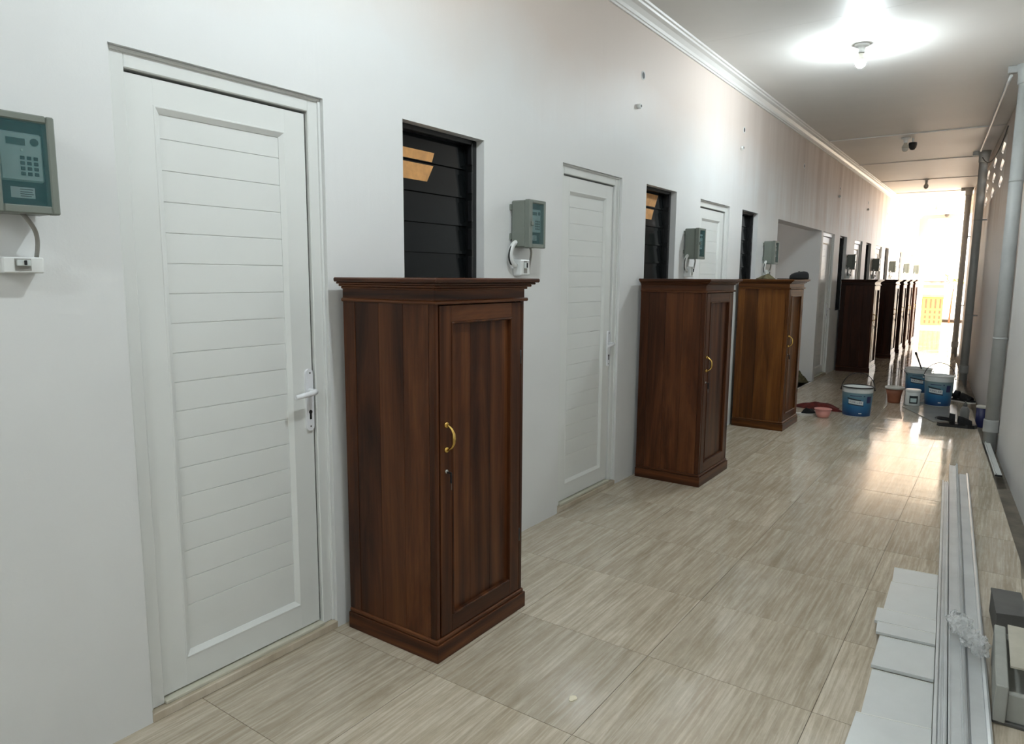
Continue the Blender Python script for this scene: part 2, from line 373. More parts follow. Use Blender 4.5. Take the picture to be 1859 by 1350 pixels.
bm = new_bm(); box(bm, 0, 2.97, YB - 0.15, YB, -0.2, ZC); tag(obj('added_wall_back', bm, 'wall_paint'), 'white wall added to close the passage behind the camera', kind='structure')  # out of view, added to keep lamp light inside the passage
bm = new_bm(); prism(bm, [(-3.4, YB - 0.15), (3.2, YB - 0.15), (1.25, YE + 0.25), (-3.4, YE + 0.25)], ZC + 0.04, ZC + 0.2)  # out of view, added to shut daylight out from above
tag(obj('added_roof_slab', bm, 'gutter_cement'), 'unseen concrete roof slab added above the passage ceiling', kind='structure')
# ceiling boards
ce = empty('ceiling', (0, 0, ZC)); tag(ce, 'off white boarded ceiling of the passage', kind='structure')
jy = [YB, -1.5, 0.75, 3.0, 5.25, 7.5, 9.78, 12.01, 14.27, 16.31, 18.6, 20.6, YE]
for a, b_ in zip(jy, jy[1:]):
    bm = new_bm(); g = 0.0035 if a > 8 else 0.0008
    prism(bm, [(0, a + g), (rwall(a + g) + 0.02, a + g), (rwall(b_ - g) + 0.02, b_ - g), (0, b_ - g)], 0.0, 0.03)
    obj('ceiling_board', bm, 'ceiling_paint', ce)
bm = new_bm(); prism(bm, [(0, YB), (rwall(YB) + 0.02, YB), (rwall(YE) + 0.02, YE), (0, YE)], 0.030, 0.039); obj('joint_backing', bm, 'ceiling_paint', ce)
for a in (9.78, 12.01, 14.27, 16.31, 18.6):           # shallow cover strips over the far joints
    bm = new_bm(); prism(bm, [(0.09, a - 0.03), (rwall(a) - 0.0, a - 0.03), (rwall(a) - 0.003, a + 0.03), (0.09, a + 0.03)], -0.010, 0.001); obj('cover_strip', bm, 'ceiling_paint', ce)

# ------------------------------------------------------------------ floor tiles
fl = empty('floor', (0, 0, 0)); tag(fl, 'glossy beige travertine patterned floor tiles in a grid', kind='structure')
bm = new_bm(); prism(bm, [(-0.0, YB), (edge(YB), YB), (edge(YE), YE), (-0.0, YE)], -0.12, -0.0035); obj('floor_bed', bm, 'grout', fl)
PX, PY, G = 0.577, 0.5576, 0.0011
xj = [1.677 - PX * 3 + PX * k for k in range(7)]
k0 = math.floor((YB - 1.173) / PY); yj = [1.173 + PY * k for k in range(k0, int((YE - 1.173) / PY) + 2)]
bmf = new_bm(); box(bmf, -PX / 2 + G, PX / 2 - G, -PY / 2 + G, PY / 2 - G, -0.009, 0.0); base_tile = None
def clip(poly, f):
    out = []
    for i in range(len(poly)):
        p, q = poly[i], poly[(i + 1) % len(poly)]; a, b_ = f(p), f(q)
        if a >= 0: out.append(p)
        if (a >= 0) != (b_ >= 0):
            t = a / (a - b_); out.append((p[0] + t * (q[0] - p[0]), p[1] + t * (q[1] - p[1])))
    return out
for xa, xb in zip(xj, xj[1:]):
    for ya, yb in zip(yj, yj[1:]):
        cx, cy = (xa + xb) / 2, (ya + yb) / 2
        full = xa >= 0 and xb <= edge(yb) and ya >= YB and yb <= YE
        if full:
            if base_tile is None: base_tile = obj('tile', bmf, 'floor_tile', fl, (cx, cy, 0))
            else: inst(base_tile, fl, (cx, cy, 0))
        else:
            poly = [(xa + G, ya + G), (xb - G, ya + G), (xb - G, yb - G), (xa + G, yb - G)]
            for f in (lambda p: p[0] - 0.0, lambda p: edge(p[1]) - p[0], lambda p: p[1] - YB, lambda p: YE - p[1]):
                if poly: poly = clip(poly, f)
            if len(poly) >= 3:
                ar = abs(sum(poly[i][0] * poly[(i + 1) % len(poly)][1] - poly[(i + 1) % len(poly)][0] * poly[i][1] for i in range(len(poly)))) / 2
                if ar > 0.002:
                    bm = new_bm(); prism(bm, [(p[0] - cx, p[1] - cy) for p in poly], -0.009, 0.0); obj('tile', bm, 'floor_tile', fl, (cx, cy, 0))
# alcove floor tiles
for xa in (-0.60, -1.18, -1.76, -2.34, -2.92):
    for k in range(4):
        inst(base_tile, fl, (xa + 0.30, ALC[0] + 0.277 + PY * k, -0.0))
# gutter along the right wall
bm = new_bm(); prism(bm, [(edge(YB), YB), (rwall(YB) + 0.02, YB), (rwall(YE) + 0.13, YE), (edge(YE), YE)], -0.22, -0.085)
tag(obj('floor_gutter', bm, 'gutter_cement'), 'narrow sunken cement gutter beside the right wall', kind='structure')

# ------------------------------------------------------------------ right wall (local frame: y along the wall, x outward)
RW = empty('wall_right', (rwall(0), 0, 0), RANG); tag(RW, 'grey white wall on the right with vent blocks near the ceiling', kind='structure')
S = math.sqrt(1 + 0.0784 ** 2); sl = lambda y: y * S
BLK = 1.215; BH = 0.19; V0, V1, VZ0, VZ1 = sl(9.45), sl(9.45) + BLK * 3, 2.435, 2.435 + BH * 3
bm = new_bm()
s0, s1 = sl(YB), sl(YR)
for (a, b_, c, d) in ((s0, V0, -0.22, ZC + 0.04), (V1, s1, -0.22, ZC + 0.04), (V0, V1, -0.22, VZ0), (V0, V1, VZ1, ZC + 0.04)):
    box(bm, 0, 0.12, a, b_, c, d)
obj('wall_body', bm, 'wall_paint_right', RW)
# vent block: square block pierced by a diamond
bm = new_bm(); h, hz = BLK / 2, BH / 2
outer = [(-h, -hz), (0, -hz), (h, -hz), (h, 0), (h, hz), (0, hz), (-h, hz), (-h, 0)]; q, qz = 0.30, 0.070
inner = [(-q * .5, -qz * .5), (0, -qz), (q * .5, -qz * .5), (q, 0), (q * .5, qz * .5), (0, qz), (-q * .5, qz * .5), (-q, 0)]
layers = []
for x in (0.012, 0.108): layers.append(([bm.verts.new((x, a, b_)) for a, b_ in outer], [bm.verts.new((x, a, b_)) for a, b_ in inner]))
for i in range(8):
    j = (i + 1) % 8
    for o_, n_ in layers: bm.faces.new((o_[i], o_[j], n_[j], n_[i]))
    bm.faces.new((layers[0][1][i], layers[0][1][j], layers[1][1][j], layers[1][1][i]))
    bm.faces.new((layers[0][0][i], layers[0][0][j], layers[1][0][j], layers[1][0][i]))
vb0 = None
for r_ in range(3):
    for k in range(3):
        loc = (0, V0 + BLK * (k + 0.5), VZ0 + BH * (r_ + 0.5))
        if vb0 is None: vb0 = obj('vent_block', bm, 'wall_paint_right', RW, loc)
        else: inst(vb0, RW, loc)

# street end: jamb, lintel
bm = new_bm(); box(bm, 0.0, 0.19, YE - 0.18, YE + 0.02, -0.1, ZC); box(bm, 0.19, rwall(YE) + 0.02, YE - 0.18, YE + 0.02, ZC - 0.10, ZC)
box(bm, -3.4, 0.0, YE + 0.0, YE + 0.2, -0.15, ZC)
tag(obj('wall_street', bm, 'wall_paint'), 'white jamb and lintel around the open street end', kind='structure')
bm = new_bm(); box(bm, -4, 3.5, YE + 0.02, 26.0, -0.22, -0.02); tag(obj('floor_apron', bm, 'concrete_out'), 'sunlit pale concrete apron outside the passage', kind='structure')
bm = new_bm(); box(bm, -40, 60, -25, 90, -0.5, -0.225); tag(obj('ground', bm, 'yard_earth'), 'sunlit sandy yard around the building', kind='structure')

# ------------------------------------------------------------------ doors (local frame: y from the left edge, x=0 wall face)
PL = 0.0932
def build_door(n, W, detail=True):
    root = empty('door_%d' % n, (0, DOORS[n - 1][0], 0)); FR = 0.052
    bm = new_bm()
    fr_prof = lambda: None
    for (y0, y1, z0, z1) in ((0, FR, 0.03, DTOP), (W - FR, W, 0.03, DTOP), (FR, W - FR, DTOP - FR, DTOP)):
        box(bm, -0.115, -0.022, y0, y1, z0, z1, 0.003)
    # outer bead of the frame
    for (y0, y1, z0, z1) in ((0.0, 0.011, 0.03, DTOP), (W - 0.011, W, 0.03, DTOP), (0.011, W - 0.011, DTOP - 0.011, DTOP)):
        box(bm, -0.03, -0.015, y0, y1, z0, z1, 0.002)
    obj('door_frame', bm, 'frame_white', root)
    bm = new_bm(); box(bm, -0.11, -0.085, FR - 0.002, W - FR + 0.002, 0.03, DTOP - FR + 0.002); obj('rebate_seal', bm, 'gap_black', root)
    bm = new_bm(); box(bm, -0.15, 0.004, 0.0, W, 0.0, 0.029, 0.002); obj('threshold', bm, 'floor_tile', root)
    bm = new_bm(); box(bm, -0.10, -0.012, FR, W - FR, 0.029, 0.041, 0.002); obj('sill', bm, 'sill_cream', root)
    leaf = empty('door_leaf', (0, 0, 0)); leaf.parent = root
    l0, l1, b0, t0 = FR + 0.004, W - FR - 0.006, 0.047, DTOP - FR - 0.008
    xf, xb = -0.036, -0.076
    p0, p1, pb, pt = l0 + 0.082, l1 - 0.085, 0.140, 1.895
    for nm, (y0, y1, z0, z1) in (('stile', (l0, p0, b0, t0)), ('stile', (p1, l1, b0, t0)), ('rail', (p0, p1, pt, t0)), ('rail', (p0, p1, b0, pb))):
        bm = new_bm(); box(bm, xb, xf, y0, y1, z0, z1, 0.0004); obj(nm, bm, 'door_white', leaf)
    # raised moulding round the panel
    bm = new_bm(); k = 0.020
    for (a, b_) in (((p0, pb), (p1, pb)), ((p1, pb), (p1, pt)), ((p1, pt), (p0, pt)), ((p0, pt), (p0, pb))):
        cy, cz = (p0 + p1) / 2, (pb + pt) / 2
        def inn(p, d): return (p[0] + (d if p[0] < cy else -d), p[1] + (d if p[1] < cz else -d))
        ring = []
        for d, x in ((-0.002, xf - 0.001), (0.0, xf + 0.0015), (0.004, xf + 0.0015), (k, xf - 0.010), (k, xf - 0.020)):
            ring.append([bm.verts.new((x, *inn(a, d))), bm.verts.new((x, *inn(b_, d)))])
        for r0, r1 in zip(ring, ring[1:]): bm.faces.new((r0[0], r0[1], r1[1], r1[0]))
    obj('moulding', bm, 'door_white', leaf)
    z = pt; first = True; gi = 0.0011
    bm = new_bm(); box(bm, xb + 0.004, xf - 0.015, p0, p1, pb, pt); obj('panel_backing', bm, 'door_white', leaf)
    bmp = new_bm(); box(bmp, xf - 0.016, xf - 0.0125, p0 + 0.004, p1 - 0.004, gi, PL - gi, 0.0009); pk = None
    nz = int((pt - pb) / PL) + 1
    for i in range(nz):
        zb = pt + 0.002 - PL * (i + 1)
        if zb < pb - 0.03: break
        if pk is None: pk = obj('plank', bmp, 'door_white', leaf, (0, 0, zb))
        else: inst(pk, leaf, (0, 0, max(zb, pb - 0.01)))
    # dark gap on the lock side
    bm = new_bm(); box(bm, xb + 0.01, xf - 0.004, l1 + 0.0005, W - FR - 0.0005, b0, t0); obj('lock_gap', bm, 'gap_black', root)
    # handle set
    hs = empty('handle_set', (0, 0, 0)); hs.parent = root
    yc = l1 - 0.019
    bm = new_bm(); hw = 0.0165
    pts = [(yc + hw * math.cos(a), 1.035 + hw * math.sin(a)) for a in [math.pi * i / 8 for i in range(9)]] + [(yc + hw * math.cos(a), 0.832 + hw * math.sin(a)) for a in [math.pi + math.pi * i / 8 for i in range(9)]]
    f = [bm.verts.new((xf + 0.009, y, z)) for y, z in pts]; g = [bm.verts.new((xf - 0.001, y, z)) for y, z in pts]
    bm.faces.new(f); bm.faces.new(g[::-1])
    for i in range(len(pts)): bm.faces.new((f[i], g[i], g[(i + 1) % len(pts)], f[(i + 1) % len(pts)]))
    obj('escutcheon', bm, 'handle_white', hs)
    bm = new_bm(); tube(bm, [(xf + 0.007, yc, 0.968), (xf + 0.030, yc, 0.968), (xf + 0.046, yc - 0.004, 0.968), (xf + 0.052, yc - 0.018, 0.967), (xf + 0.052, yc - 0.055, 0.963), (xf + 0.049, yc - 0.095, 0.959)], [0.0105, 0.0105, 0.0105, 0.0105, 0.0098, 0.008], 12)
    obj('lever', bm, 'handle_white', hs)
    bm = new_bm(); lathe(bm, [(0.0075, 0), (0.0075, 0.011)], (xf, yc, 0.888), 14, 'X'); box(bm, xf, xf + 0.0108, yc - 0.0042, yc + 0.0042, 0.860, 0.888); obj('keyhole', bm, 'gap_black', hs)
    bm = new_bm(); lathe(bm, [(0.0032, 0), (0.0032, 0.0105)], (xf, yc + 0.002, 1.036), 10, 'X'); lathe(bm, [(0.0032, 0), (0.0032, 0.0105)], (xf, yc, 0.833), 10, 'X'); obj('screw', bm, 'box_dark', hs)
    return root
DLAB = ['white panelled door nearest the camera, left of the first cabinet', 'white panelled door between the first meter box and second cabinet', 'white panelled door half hidden behind the second cabinet',
        'white panelled door just past the alcove opening', 'white panelled door beyond the fourth cabinet', 'white panelled door behind the sixth cabinet', 'white panelled door, second from the street end', 'white panelled door nearest the street end']
for n in range(1, 9):
    tag(build_door(n, DOORS[n - 1][1] - DOORS[n - 1][0]), DLAB[n - 1], group='doors along the left wall', kind='structure')

# ------------------------------------------------------------------ louvred windows
WLAB = ['black louvred window above the nearest cabinet', 'black louvred window above the second cabinet', 'black louvred window above the third cabinet, left of the alcove', 'black louvred window above the fourth cabinet', 'black louvred window above the fifth cabinet',
        'black louvred window behind the seventh cabinet, third from the street end', 'black louvred window, second from the street end', 'black louvred window nearest the street end']
for n, (a, b_) in enumerate(WINS, 1):
    W = b_ - a; root = empty('window_%d' % n, (0, a, 0)); tag(root, WLAB[n - 1], group='louvred windows along the left wall', kind='structure')
    bm = new_bm(); t = 0.022
    for (y0, y1, z0, z1) in ((0, t, WBOT, WTOP), (W - t - 0.012, W, WBOT, WTOP), (t, W - t, WTOP - t, WTOP), (t, W - t, WBOT, WBOT + t)): box(bm, -0.125, -0.045, y0, y1, z0, z1, 0.002)
    obj('window_frame', bm, 'frame_black', root)
    bp_ = 0.132; bmb = new_bm(); ang = math.radians(4.5); hh = 0.071
    cs, sn = math.cos(ang), math.sin(ang)
    def pl(u, v, y): return (-0.085 - u * sn + v * cs, y, u * cs + v * sn)     # lower edge swung outward
    vv = [bmb.verts.new(pl(u, v, y)) for y in (t + 0.004, W - t - 0.016) for u, v in ((-hh, -0.0025), (hh, -0.0025), (hh, 0.0025), (-hh, 0.0025))]
    for qd in ((0, 1, 2, 3), (7, 6, 5, 4), (0, 4, 5, 1), (1, 5, 6, 2), (2, 6, 7, 3), (3, 7, 4, 0)): bmb.faces.new([vv[i] for i in qd])
    bl0 = None; clip0 = None; zc = 1.903 + hh * cs - 0.002; i = 0
    while zc - hh > WBOT + 0.01:
        if bl0 is None: bl = bl0 = obj('blade', bmb, 'blade_glass', root, (0, 0, zc))
        else: bl = inst(bl0, root, (0, 0, zc))
        if clip0 is None:
            bm = new_bm(); box(bm, -0.068, -0.040, W - t - 0.019, W - t - 0.006, -0.05, 0.05, 0.003); clip0 = obj('blade_clip', bm, 'black_plastic', root, (0, 0, zc))
        else: inst(clip0, root, (0, 0, zc))
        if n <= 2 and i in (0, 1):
            # thin warm brown strip on the blade face
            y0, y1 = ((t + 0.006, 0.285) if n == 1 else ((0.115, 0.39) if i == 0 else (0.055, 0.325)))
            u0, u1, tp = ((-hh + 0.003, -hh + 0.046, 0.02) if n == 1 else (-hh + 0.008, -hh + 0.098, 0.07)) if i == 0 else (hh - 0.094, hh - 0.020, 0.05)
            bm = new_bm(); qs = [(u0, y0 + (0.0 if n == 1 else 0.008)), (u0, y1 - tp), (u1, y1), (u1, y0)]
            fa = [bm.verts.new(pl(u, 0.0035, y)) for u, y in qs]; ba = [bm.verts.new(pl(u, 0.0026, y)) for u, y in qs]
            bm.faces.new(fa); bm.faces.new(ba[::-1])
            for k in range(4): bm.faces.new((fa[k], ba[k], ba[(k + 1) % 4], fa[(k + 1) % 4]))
            obj('brown_strip', bm, 'strip_brown', bl, label='warm brown strip on the dark glass')
        zc -= bp_; i += 1

# ------------------------------------------------------------------ wardrobes / cabinets (local: x depth from the wall, y width, z up)
CD, CW, CH = 0.470, 0.565, 1.392
def build_cabinet(tone):
    v, h, d = 'wood_%s_v' % tone, 'wood_%s_h' % tone, 'wood_%s_d' % tone
    root = empty('wooden_cabinet')
    x0, x1, y0, y1 = 0.0, CD - 0.012, 0.010, CW - 0.010; zt, zb = 1.312, 0.082
    # posts and side boards
    for yy in (y0, y1 - 0.022):
        bm = new_bm(); box(bm, x0, x0 + 0.062, yy, yy + 0.022, zb, zt, 0.001); obj('back_post', bm, v, root)
        bm = new_bm(); box(bm, x1 - 0.030, x1, yy, yy + 0.022, zb, zt, 0.004); obj('front_post', bm, v, root)
        nb = 3; wd = (x1 - 0.030 - x0 - 0.062) / nb
        for k in range(nb):
            bm = new_bm(); xa = x0 + 0.062 + wd * k; e = 0.0025 if yy == y0 else 0.0
            box(bm, xa + 0.0004, xa + wd - 0.0004, yy + 0.0025, yy + 0.0195, zb, zt, 0.0006); obj('side_board', bm, v, root)
    bm = new_bm(); box(bm, x0, x0 + 0.012, y0 + 0.022, y1 - 0.022, zb, zt); obj('back_panel', bm, v, root)
    bm = new_bm(); box(bm, x0, x1, y0, y1, zt, 1.352); obj('top_box', bm, d, root)
    bm = new_bm(); box(bm, x0 + 0.012, x1 - 0.03, y0 + 0.022, y1 - 0.022, zb, zb + 0.02); obj('bottom_board', bm, h, root)
    # plinth
    bm = new_bm(); pf = [(0, 0), (0.012, 0), (0.012, 0.066), (0.006, 0.078), (0.0, 0.082)]
    box(bm, 0.0, CD, 0.0, CW, 0.0, 0.066, 0.0015); box(bm, 0.0, CD - 0.006, 0.005, CW - 0.005, 0.066, 0.083, 0.004); obj('plinth', bm, d, root)
    # narrow bead below the crown
    bm = new_bm(); box(bm, -0.0, x1 + 0.013, y0 - 0.012, y1 + 0.012, 1.302, 1.316, 0.004); obj('bead', bm, d, root)
    # stepped crown
    bm = new_bm()
    for ov, za, zb2, bv in ((0.010, 1.350, 1.359, 0.003), (0.022, 1.359, 1.368, 0.003), (0.034, 1.368, 1.376, 0.003), (0.046, 1.376, CH, 0.004)):
        box(bm, 0.0, x1 + ov, y0 - ov, y1 + ov, za, zb2, bv)
    obj('crown', bm, d, root)
    # door
    dr = empty('cabinet_door'); dr.parent = root
    a, b_, c, e = y0 + 0.026, y1 - 0.026, zb + 0.004, 1.298; xf = x1 + 0.001; st = 0.062
    for nm, (ya, yb, za, zb3), mm in (('stile', (a, a + st, c, e), v), ('stile', (b_ - st, b_, c, e), v), ('rail', (a + st, b_ - st, e - 0.058, e), h), ('rail', (a + st, b_ - st, c, c + 0.062), h)):
        bm = new_bm(); box(bm, xf - 0.024, xf, ya, yb, za, zb3, 0.0015); obj(nm, bm, mm, dr)
    bm = new_bm(); ia, ib, ic, ie = a + st, b_ - st, c + 0.062, e - 0.058
    for (ya, yb, za, zb3) in ((ia, ia + 0.008, ic, ie), (ib - 0.008, ib, ic, ie), (ia + 0.008, ib - 0.008, ie - 0.008, ie), (ia + 0.008, ib - 0.008, ic, ic + 0.008)): box(bm, xf - 0.016, xf + 0.004, ya, yb, za, zb3, 0.0025)
    obj('panel_moulding', bm, v, dr)
    n = 3; wd = (ib - ia) / n
    for k in range(n):
        bm = new_bm(); box(bm, xf - 0.024, xf - 0.013, ia + wd * k + 0.0005, ia + wd * (k + 1) - 0.0005, ic, ie, 0.0006); obj('panel_board', bm, v, dr)
    # dark shadow gap between door and posts is a real recess; hinges on the right
    for z in (0.30, 1.05):
        bm = new_bm(); lathe(bm, [(0.004, 0), (0.004, 0.055)], (xf - 0.001, b_ + 0.002, z), 10); obj('hinge', bm, 'black_plastic', dr)
    # brass bow handle
    yh = a + 0.030
    bm = new_bm()
    tube(bm, [(xf - 0.001, yh, 0.876), (xf + 0.012, yh, 0.874), (xf + 0.028, yh, 0.862), (xf + 0.036, yh, 0.848), (xf + 0.037, yh, 0.830), (xf + 0.036, yh, 0.812), (xf + 0.028, yh, 0.798), (xf + 0.012, yh, 0.787), (xf - 0.001, yh, 0.785)], [0.006, 0.0045, 0.0045, 0.0055, 0.0065, 0.0055, 0.0045, 0.0045, 0.006], 10)
    for z in (0.876, 0.785): lathe(bm, [(0.011, -0.001), (0.011, 0.004), (0.007, 0.008)], (xf, yh, z), 16, 'X')
    obj('handle', bm, 'brass', dr, label='brass bow handle')
    bm = new_bm(); lathe(bm, [(0.008, -0.001), (0.008, 0.003), (0.005, 0.006)], (xf, yh, 0.706), 14, 'X'); obj('lock', bm, 'steel', dr)
    bm = new_bm(); box(bm, xf + 0.004, xf + 0.026, yh - 0.0015, yh + 0.0015, 0.700, 0.706); box(bm, xf + 0.014, xf + 0.024, yh + 0.002, yh + 0.006, 0.664, 0.700, 0.002); obj('key', bm, 'black_plastic', dr)
    bm = new_bm(); box(bm, xf + 0.017, xf + 0.021, yh + 0.003, yh + 0.005, 0.640, 0.664); obj('key_blade', bm, 'steel', dr)
    return root
protos = {t: build_cabinet(t) for t in ('red', 'gold', 'dark')}
CABS = [('red', 1.785, 1.0, 'reddish brown wooden cabinet nearest the camera, beside the first white door'), ('red', 4.445, 1.04, 'reddish brown wooden cabinet in the middle, second from the camera'),
        ('gold', 6.590, 1.0, 'golden brown wooden cabinet just before the alcove, third from the camera'), ('dark', 11.57, 1.03, 'dark wooden cabinet just past the alcove, fourth from the camera'),
        ('dark', 13.95, 1.0, 'dark wooden cabinet, fifth from the camera'), ('dark', 15.10, 1.0, 'dark wooden cabinet, third from the street end'),
        ('dark', 16.15, 1.0, 'dark wooden cabinet, second from the street end'), ('dark', 17.15, 1.0, 'dark wooden cabinet nearest the street end')]
used = set()
for i, (tn, y, sw, lab) in enumerate(CABS):
    r_ = protos[tn] if tn not in used else copy_tree(protos[tn]); used.add(tn)
    r_.location = (0.035 if i == 0 else 0.028, y, 0); r_.scale = (1, sw, 1)
    tag(r_, lab, 'cabinet', 'wooden cabinets along the left wall')

# ------------------------------------------------------------------ electricity meters and breakers
MW, MH, MD = 0.146, 0.232, 0.122
def build_meter():
    root = empty('electric_meter')
    bm = new_bm(); box(bm, 0.008, 0.092, 0, MW, 0, MH, 0.006)
    for z in (0.04, 0.185): box(bm, 0.0, 0.012, -0.006, 0.012, z, z + 0.03, 0.002); box(bm, 0.0, 0.012, MW - 0.012, MW + 0.006, z, z + 0.03, 0.002)
    obj('case', bm, 'meter_case', root)
    lid = empty('lid'); lid.parent = root
    bm = new_bm()
    for (y0, y1, z0, z1) in ((-0.002, 0.026, -0.002, MH + 0.002), (MW - 0.016, MW + 0.002, -0.002, MH + 0.002), (0.026, MW - 0.016, MH - 0.016, MH + 0.002), (0.026, MW - 0.016, -0.002, 0.018)): box(bm, 0.092, MD, y0, y1, z0, z1, 0.003)
    obj('lid_frame', bm, 'meter_case', lid)
    bm = new_bm(); box(bm, MD - 0.006, MD - 0.003, 0.026, MW - 0.016, 0.018, MH - 0.016); obj('window', bm, 'cover_teal', lid, label='smoky teal clear window')
    bm = new_bm(); box(bm, MD - 0.002, MD + 0.010, 0.010, 0.024, 0.105, 0.128, 0.003); obj('latch', bm, 'meter_case', lid)
    un = empty('meter_unit'); un.parent = root
    bm = new_bm(); box(bm, 0.092, 0.094, 0.026, MW - 0.016, 0.018, MH - 0.016); obj('tray', bm, 'meter_inner', un)
    bm = new_bm(); box(bm, 0.093, 0.106, 0.030, MW - 0.022, 0.075, 0.190, 0.004); obj('body', bm, 'meter_unit', un)
    bm = new_bm(); box(bm, 0.1055, 0.1072, 0.046, 0.086, 0.160, 0.176); obj('display', bm, 'lcd', un)
    bm = new_bm(); lathe(bm, [(0.009, 0.1055), (0.009, 0.1085)], (0, 0.106, 0.170), 16, 'X'); obj('port', bm, 'key_dark', un)
    bm = new_bm(); lathe(bm, [(0.003, 0.1055), (0.003, 0.1078)], (0, 0.078, 0.149), 10, 'X'); obj('indicator', bm, 'led_green', un)
    k0 = None
    for r_ in range(4):
        for c in range(3):
            loc = (0.1055, 0.078 + c * 0.0145, 0.131 - r_ * 0.0125)
            if k0 is None:
                bm = new_bm(); box(bm, 0, 0.0022, -0.0048, 0.0048, -0.0042, 0.0042, 0.0008); k0 = obj('key', bm, 'key_dark', un, loc)
            else: inst(k0, un, loc)
    bm = new_bm(); box(bm, 0.0935, 0.0946, 0.052, 0.104, 0.036, 0.062); obj('sticker', bm, 'sticker_white', un)
    bm = new_bm()
    for z, y1 in ((0.056, 0.100), (0.050, 0.098), (0.045, 0.101), (0.040, 0.096)): box(bm, 0.0945, 0.0949, 0.072, y1, z, z + 0.0018)
    obj('sticker_print', bm, 'print_dark', un)
    return root
def build_breaker():
    root = empty('breaker_box')
    bm = new_bm(); box(bm, 0, 0.052, 0, 0.092, 0, 0.040, 0.003); obj('housing', bm, 'pvc_white', root)
    bm = new_bm(); box(bm, 0.0515, 0.0532, 0.026, 0.062, 0.006, 0.036); obj('opening', bm, 'cable_grey', root)
    bm = new_bm(); box(bm, 0.0525, 0.060, 0.029, 0.059, 0.018, 0.033, 0.001); obj('switch_body', bm, 'sticker_white', root)
    bm = new_bm(); box(bm, 0.059, 0.066, 0.044, 0.049, 0.020, 0.032, 0.001); obj('toggle', bm, 'black_plastic', root)
    return root
MP = build_meter(); BP = build_breaker()
METERS = [(0.662, 'grey electricity meter box at the left edge of the picture'), (2.930, 'grey electricity meter box above the first cabinet'), (5.262, 'grey electricity meter box above the second cabinet'),
          (7.425, 'grey electricity meter box above the third cabinet by the alcove'), (12.03, 'grey electricity meter box above the fourth cabinet'), (14.55, 'grey electricity meter box above the fifth cabinet'),
          (16.85, 'grey electricity meter box, third from the street end'), (19.37, 'grey electricity meter box, second from the street end'), (21.58, 'grey electricity meter box nearest the street end')]
mts = [MP] + [copy_tree(MP) for _ in METERS[1:]]; bks = [BP] + [copy_tree(BP) for _ in METERS[1:]]
for i, (y, lab) in enumerate(METERS):
    r_, bk = mts[i], bks[i]; r_.location = (0.0, y, 1.545)
    tag(r_, lab, 'electric meter', 'electricity meters along the left wall')
    bk.location = (0.0, y + 0.036, 1.399) if i == 0 else (0.0, y + 0.030, 1.405)
    if i: bk.scale = (1, 0.85, 2.0)
    tag(bk, lab.replace('grey electricity meter box', 'small white breaker box under the meter'), 'breaker box', 'breaker boxes under the meters')
    bm = new_bm(); tube(bm, bez((0.060, 0.085, 0.002), (0.065, 0.11, -0.035), (0.04, 0.128, -0.045), (0.03, 0.120, -0.105), 10) if i == 0 else bez((0.06, 0.095, 0.002), (0.06, 0.125, -0.02), (0.045, 0.118, -0.05), (0.04, 0.114, -0.138), 10), 0.0055, 8); obj('lead', bm, 'cable_grey', r_)
    if i:
        bm = new_bm(); pts = bez((0.035, 0.012, 0.027), (0.04, -0.06, 0.015), (0.03, -0.055, -0.085), (0.03, 0.012, -0.09), 14)
        tube(bm, pts, 0.0125, 10); obj('white_conduit', bm, 'pvc_white', r_)
        bm = new_bm(); tube(bm, [p + Vector((0, -0.014, -0.004)) for p in pts[3:13]], 0.004, 8); obj('black_lead', bm, 'black_plastic', r_)

# ------------------------------------------------------------------ ceiling lamps
LAMPS = [(1.40, -2.0, True, 'lit bare bulb behind the camera'), (1.30, 1.66, True, 'lit bare bulb on the ceiling above the camera'), (1.054, 5.93, True, 'glowing bare bulb in a white holder on the near ceiling'),
         (0.915, 10.03, False, 'unlit bare bulb with a black dome beside it'), (0.79, 14.27, False, 'unlit bare bulb on the far ceiling, second from the street'), (0.64, 18.75, False, 'unlit bare bulb nearest the street end')]
for x, y, lit, lab in LAMPS:
    r_ = empty('ceiling_lamp', (x, y, ZC)); tag(r_, lab, 'lamp', 'bare bulbs along the ceiling')
    bm = new_bm(); lathe(bm, [(0.052, 0), (0.052, -0.010), (0.044, -0.018), (0.026, -0.022), (0.022, -0.05), (0.025, -0.062)], seg=24); obj('lamp_holder', bm, 'pvc_white', r_)
    bm = new_bm(); lathe(bm, [(0.018, -0.058), (0.019, -0.075), (0.030, -0.095), (0.0395, -0.112), (0.0395, -0.117)], seg=24); obj('bulb_neck', bm, 'bulb_unlit', r_)
    bm = new_bm(); lathe(bm, [(0.034, -0.116), (0.0365, -0.126), (0.0355, -0.137), (0.029, -0.152), (0.016, -0.164), (0.001, -0.167)], seg=24)
    obj('bulb', bm, 'bulb_lit' if lit else 'bulb_unlit', r_)
r_ = empty('dome_camera', (0.985, 10.12, ZC)); tag(r_, 'small black dome camera hung beside the unlit bulb', 'camera')
bm = new_bm(); lathe(bm, [(0.012, 0), (0.012, -0.055)], seg=12); obj('stem', bm, 'pvc_white', r_)
bm = new_bm(); lathe(bm, [(0.045, -0.05), (0.047, -0.075), (0.04, -0.11), (0.022, -0.135), (0.002, -0.14)], seg=20); obj('dome', bm, 'black_plastic', r_)
r_ = empty('dome_camera', (0.62, YE - 0.24, ZC)); tag(r_, 'tiny dark camera under the lintel at the street end', 'camera')
bm = new_bm(); lathe(bm, [(0.05, 0), (0.05, -0.03), (0.035, -0.055), (0.015, -0.07)], seg=18); obj('dome', bm, 'box_dark', r_)

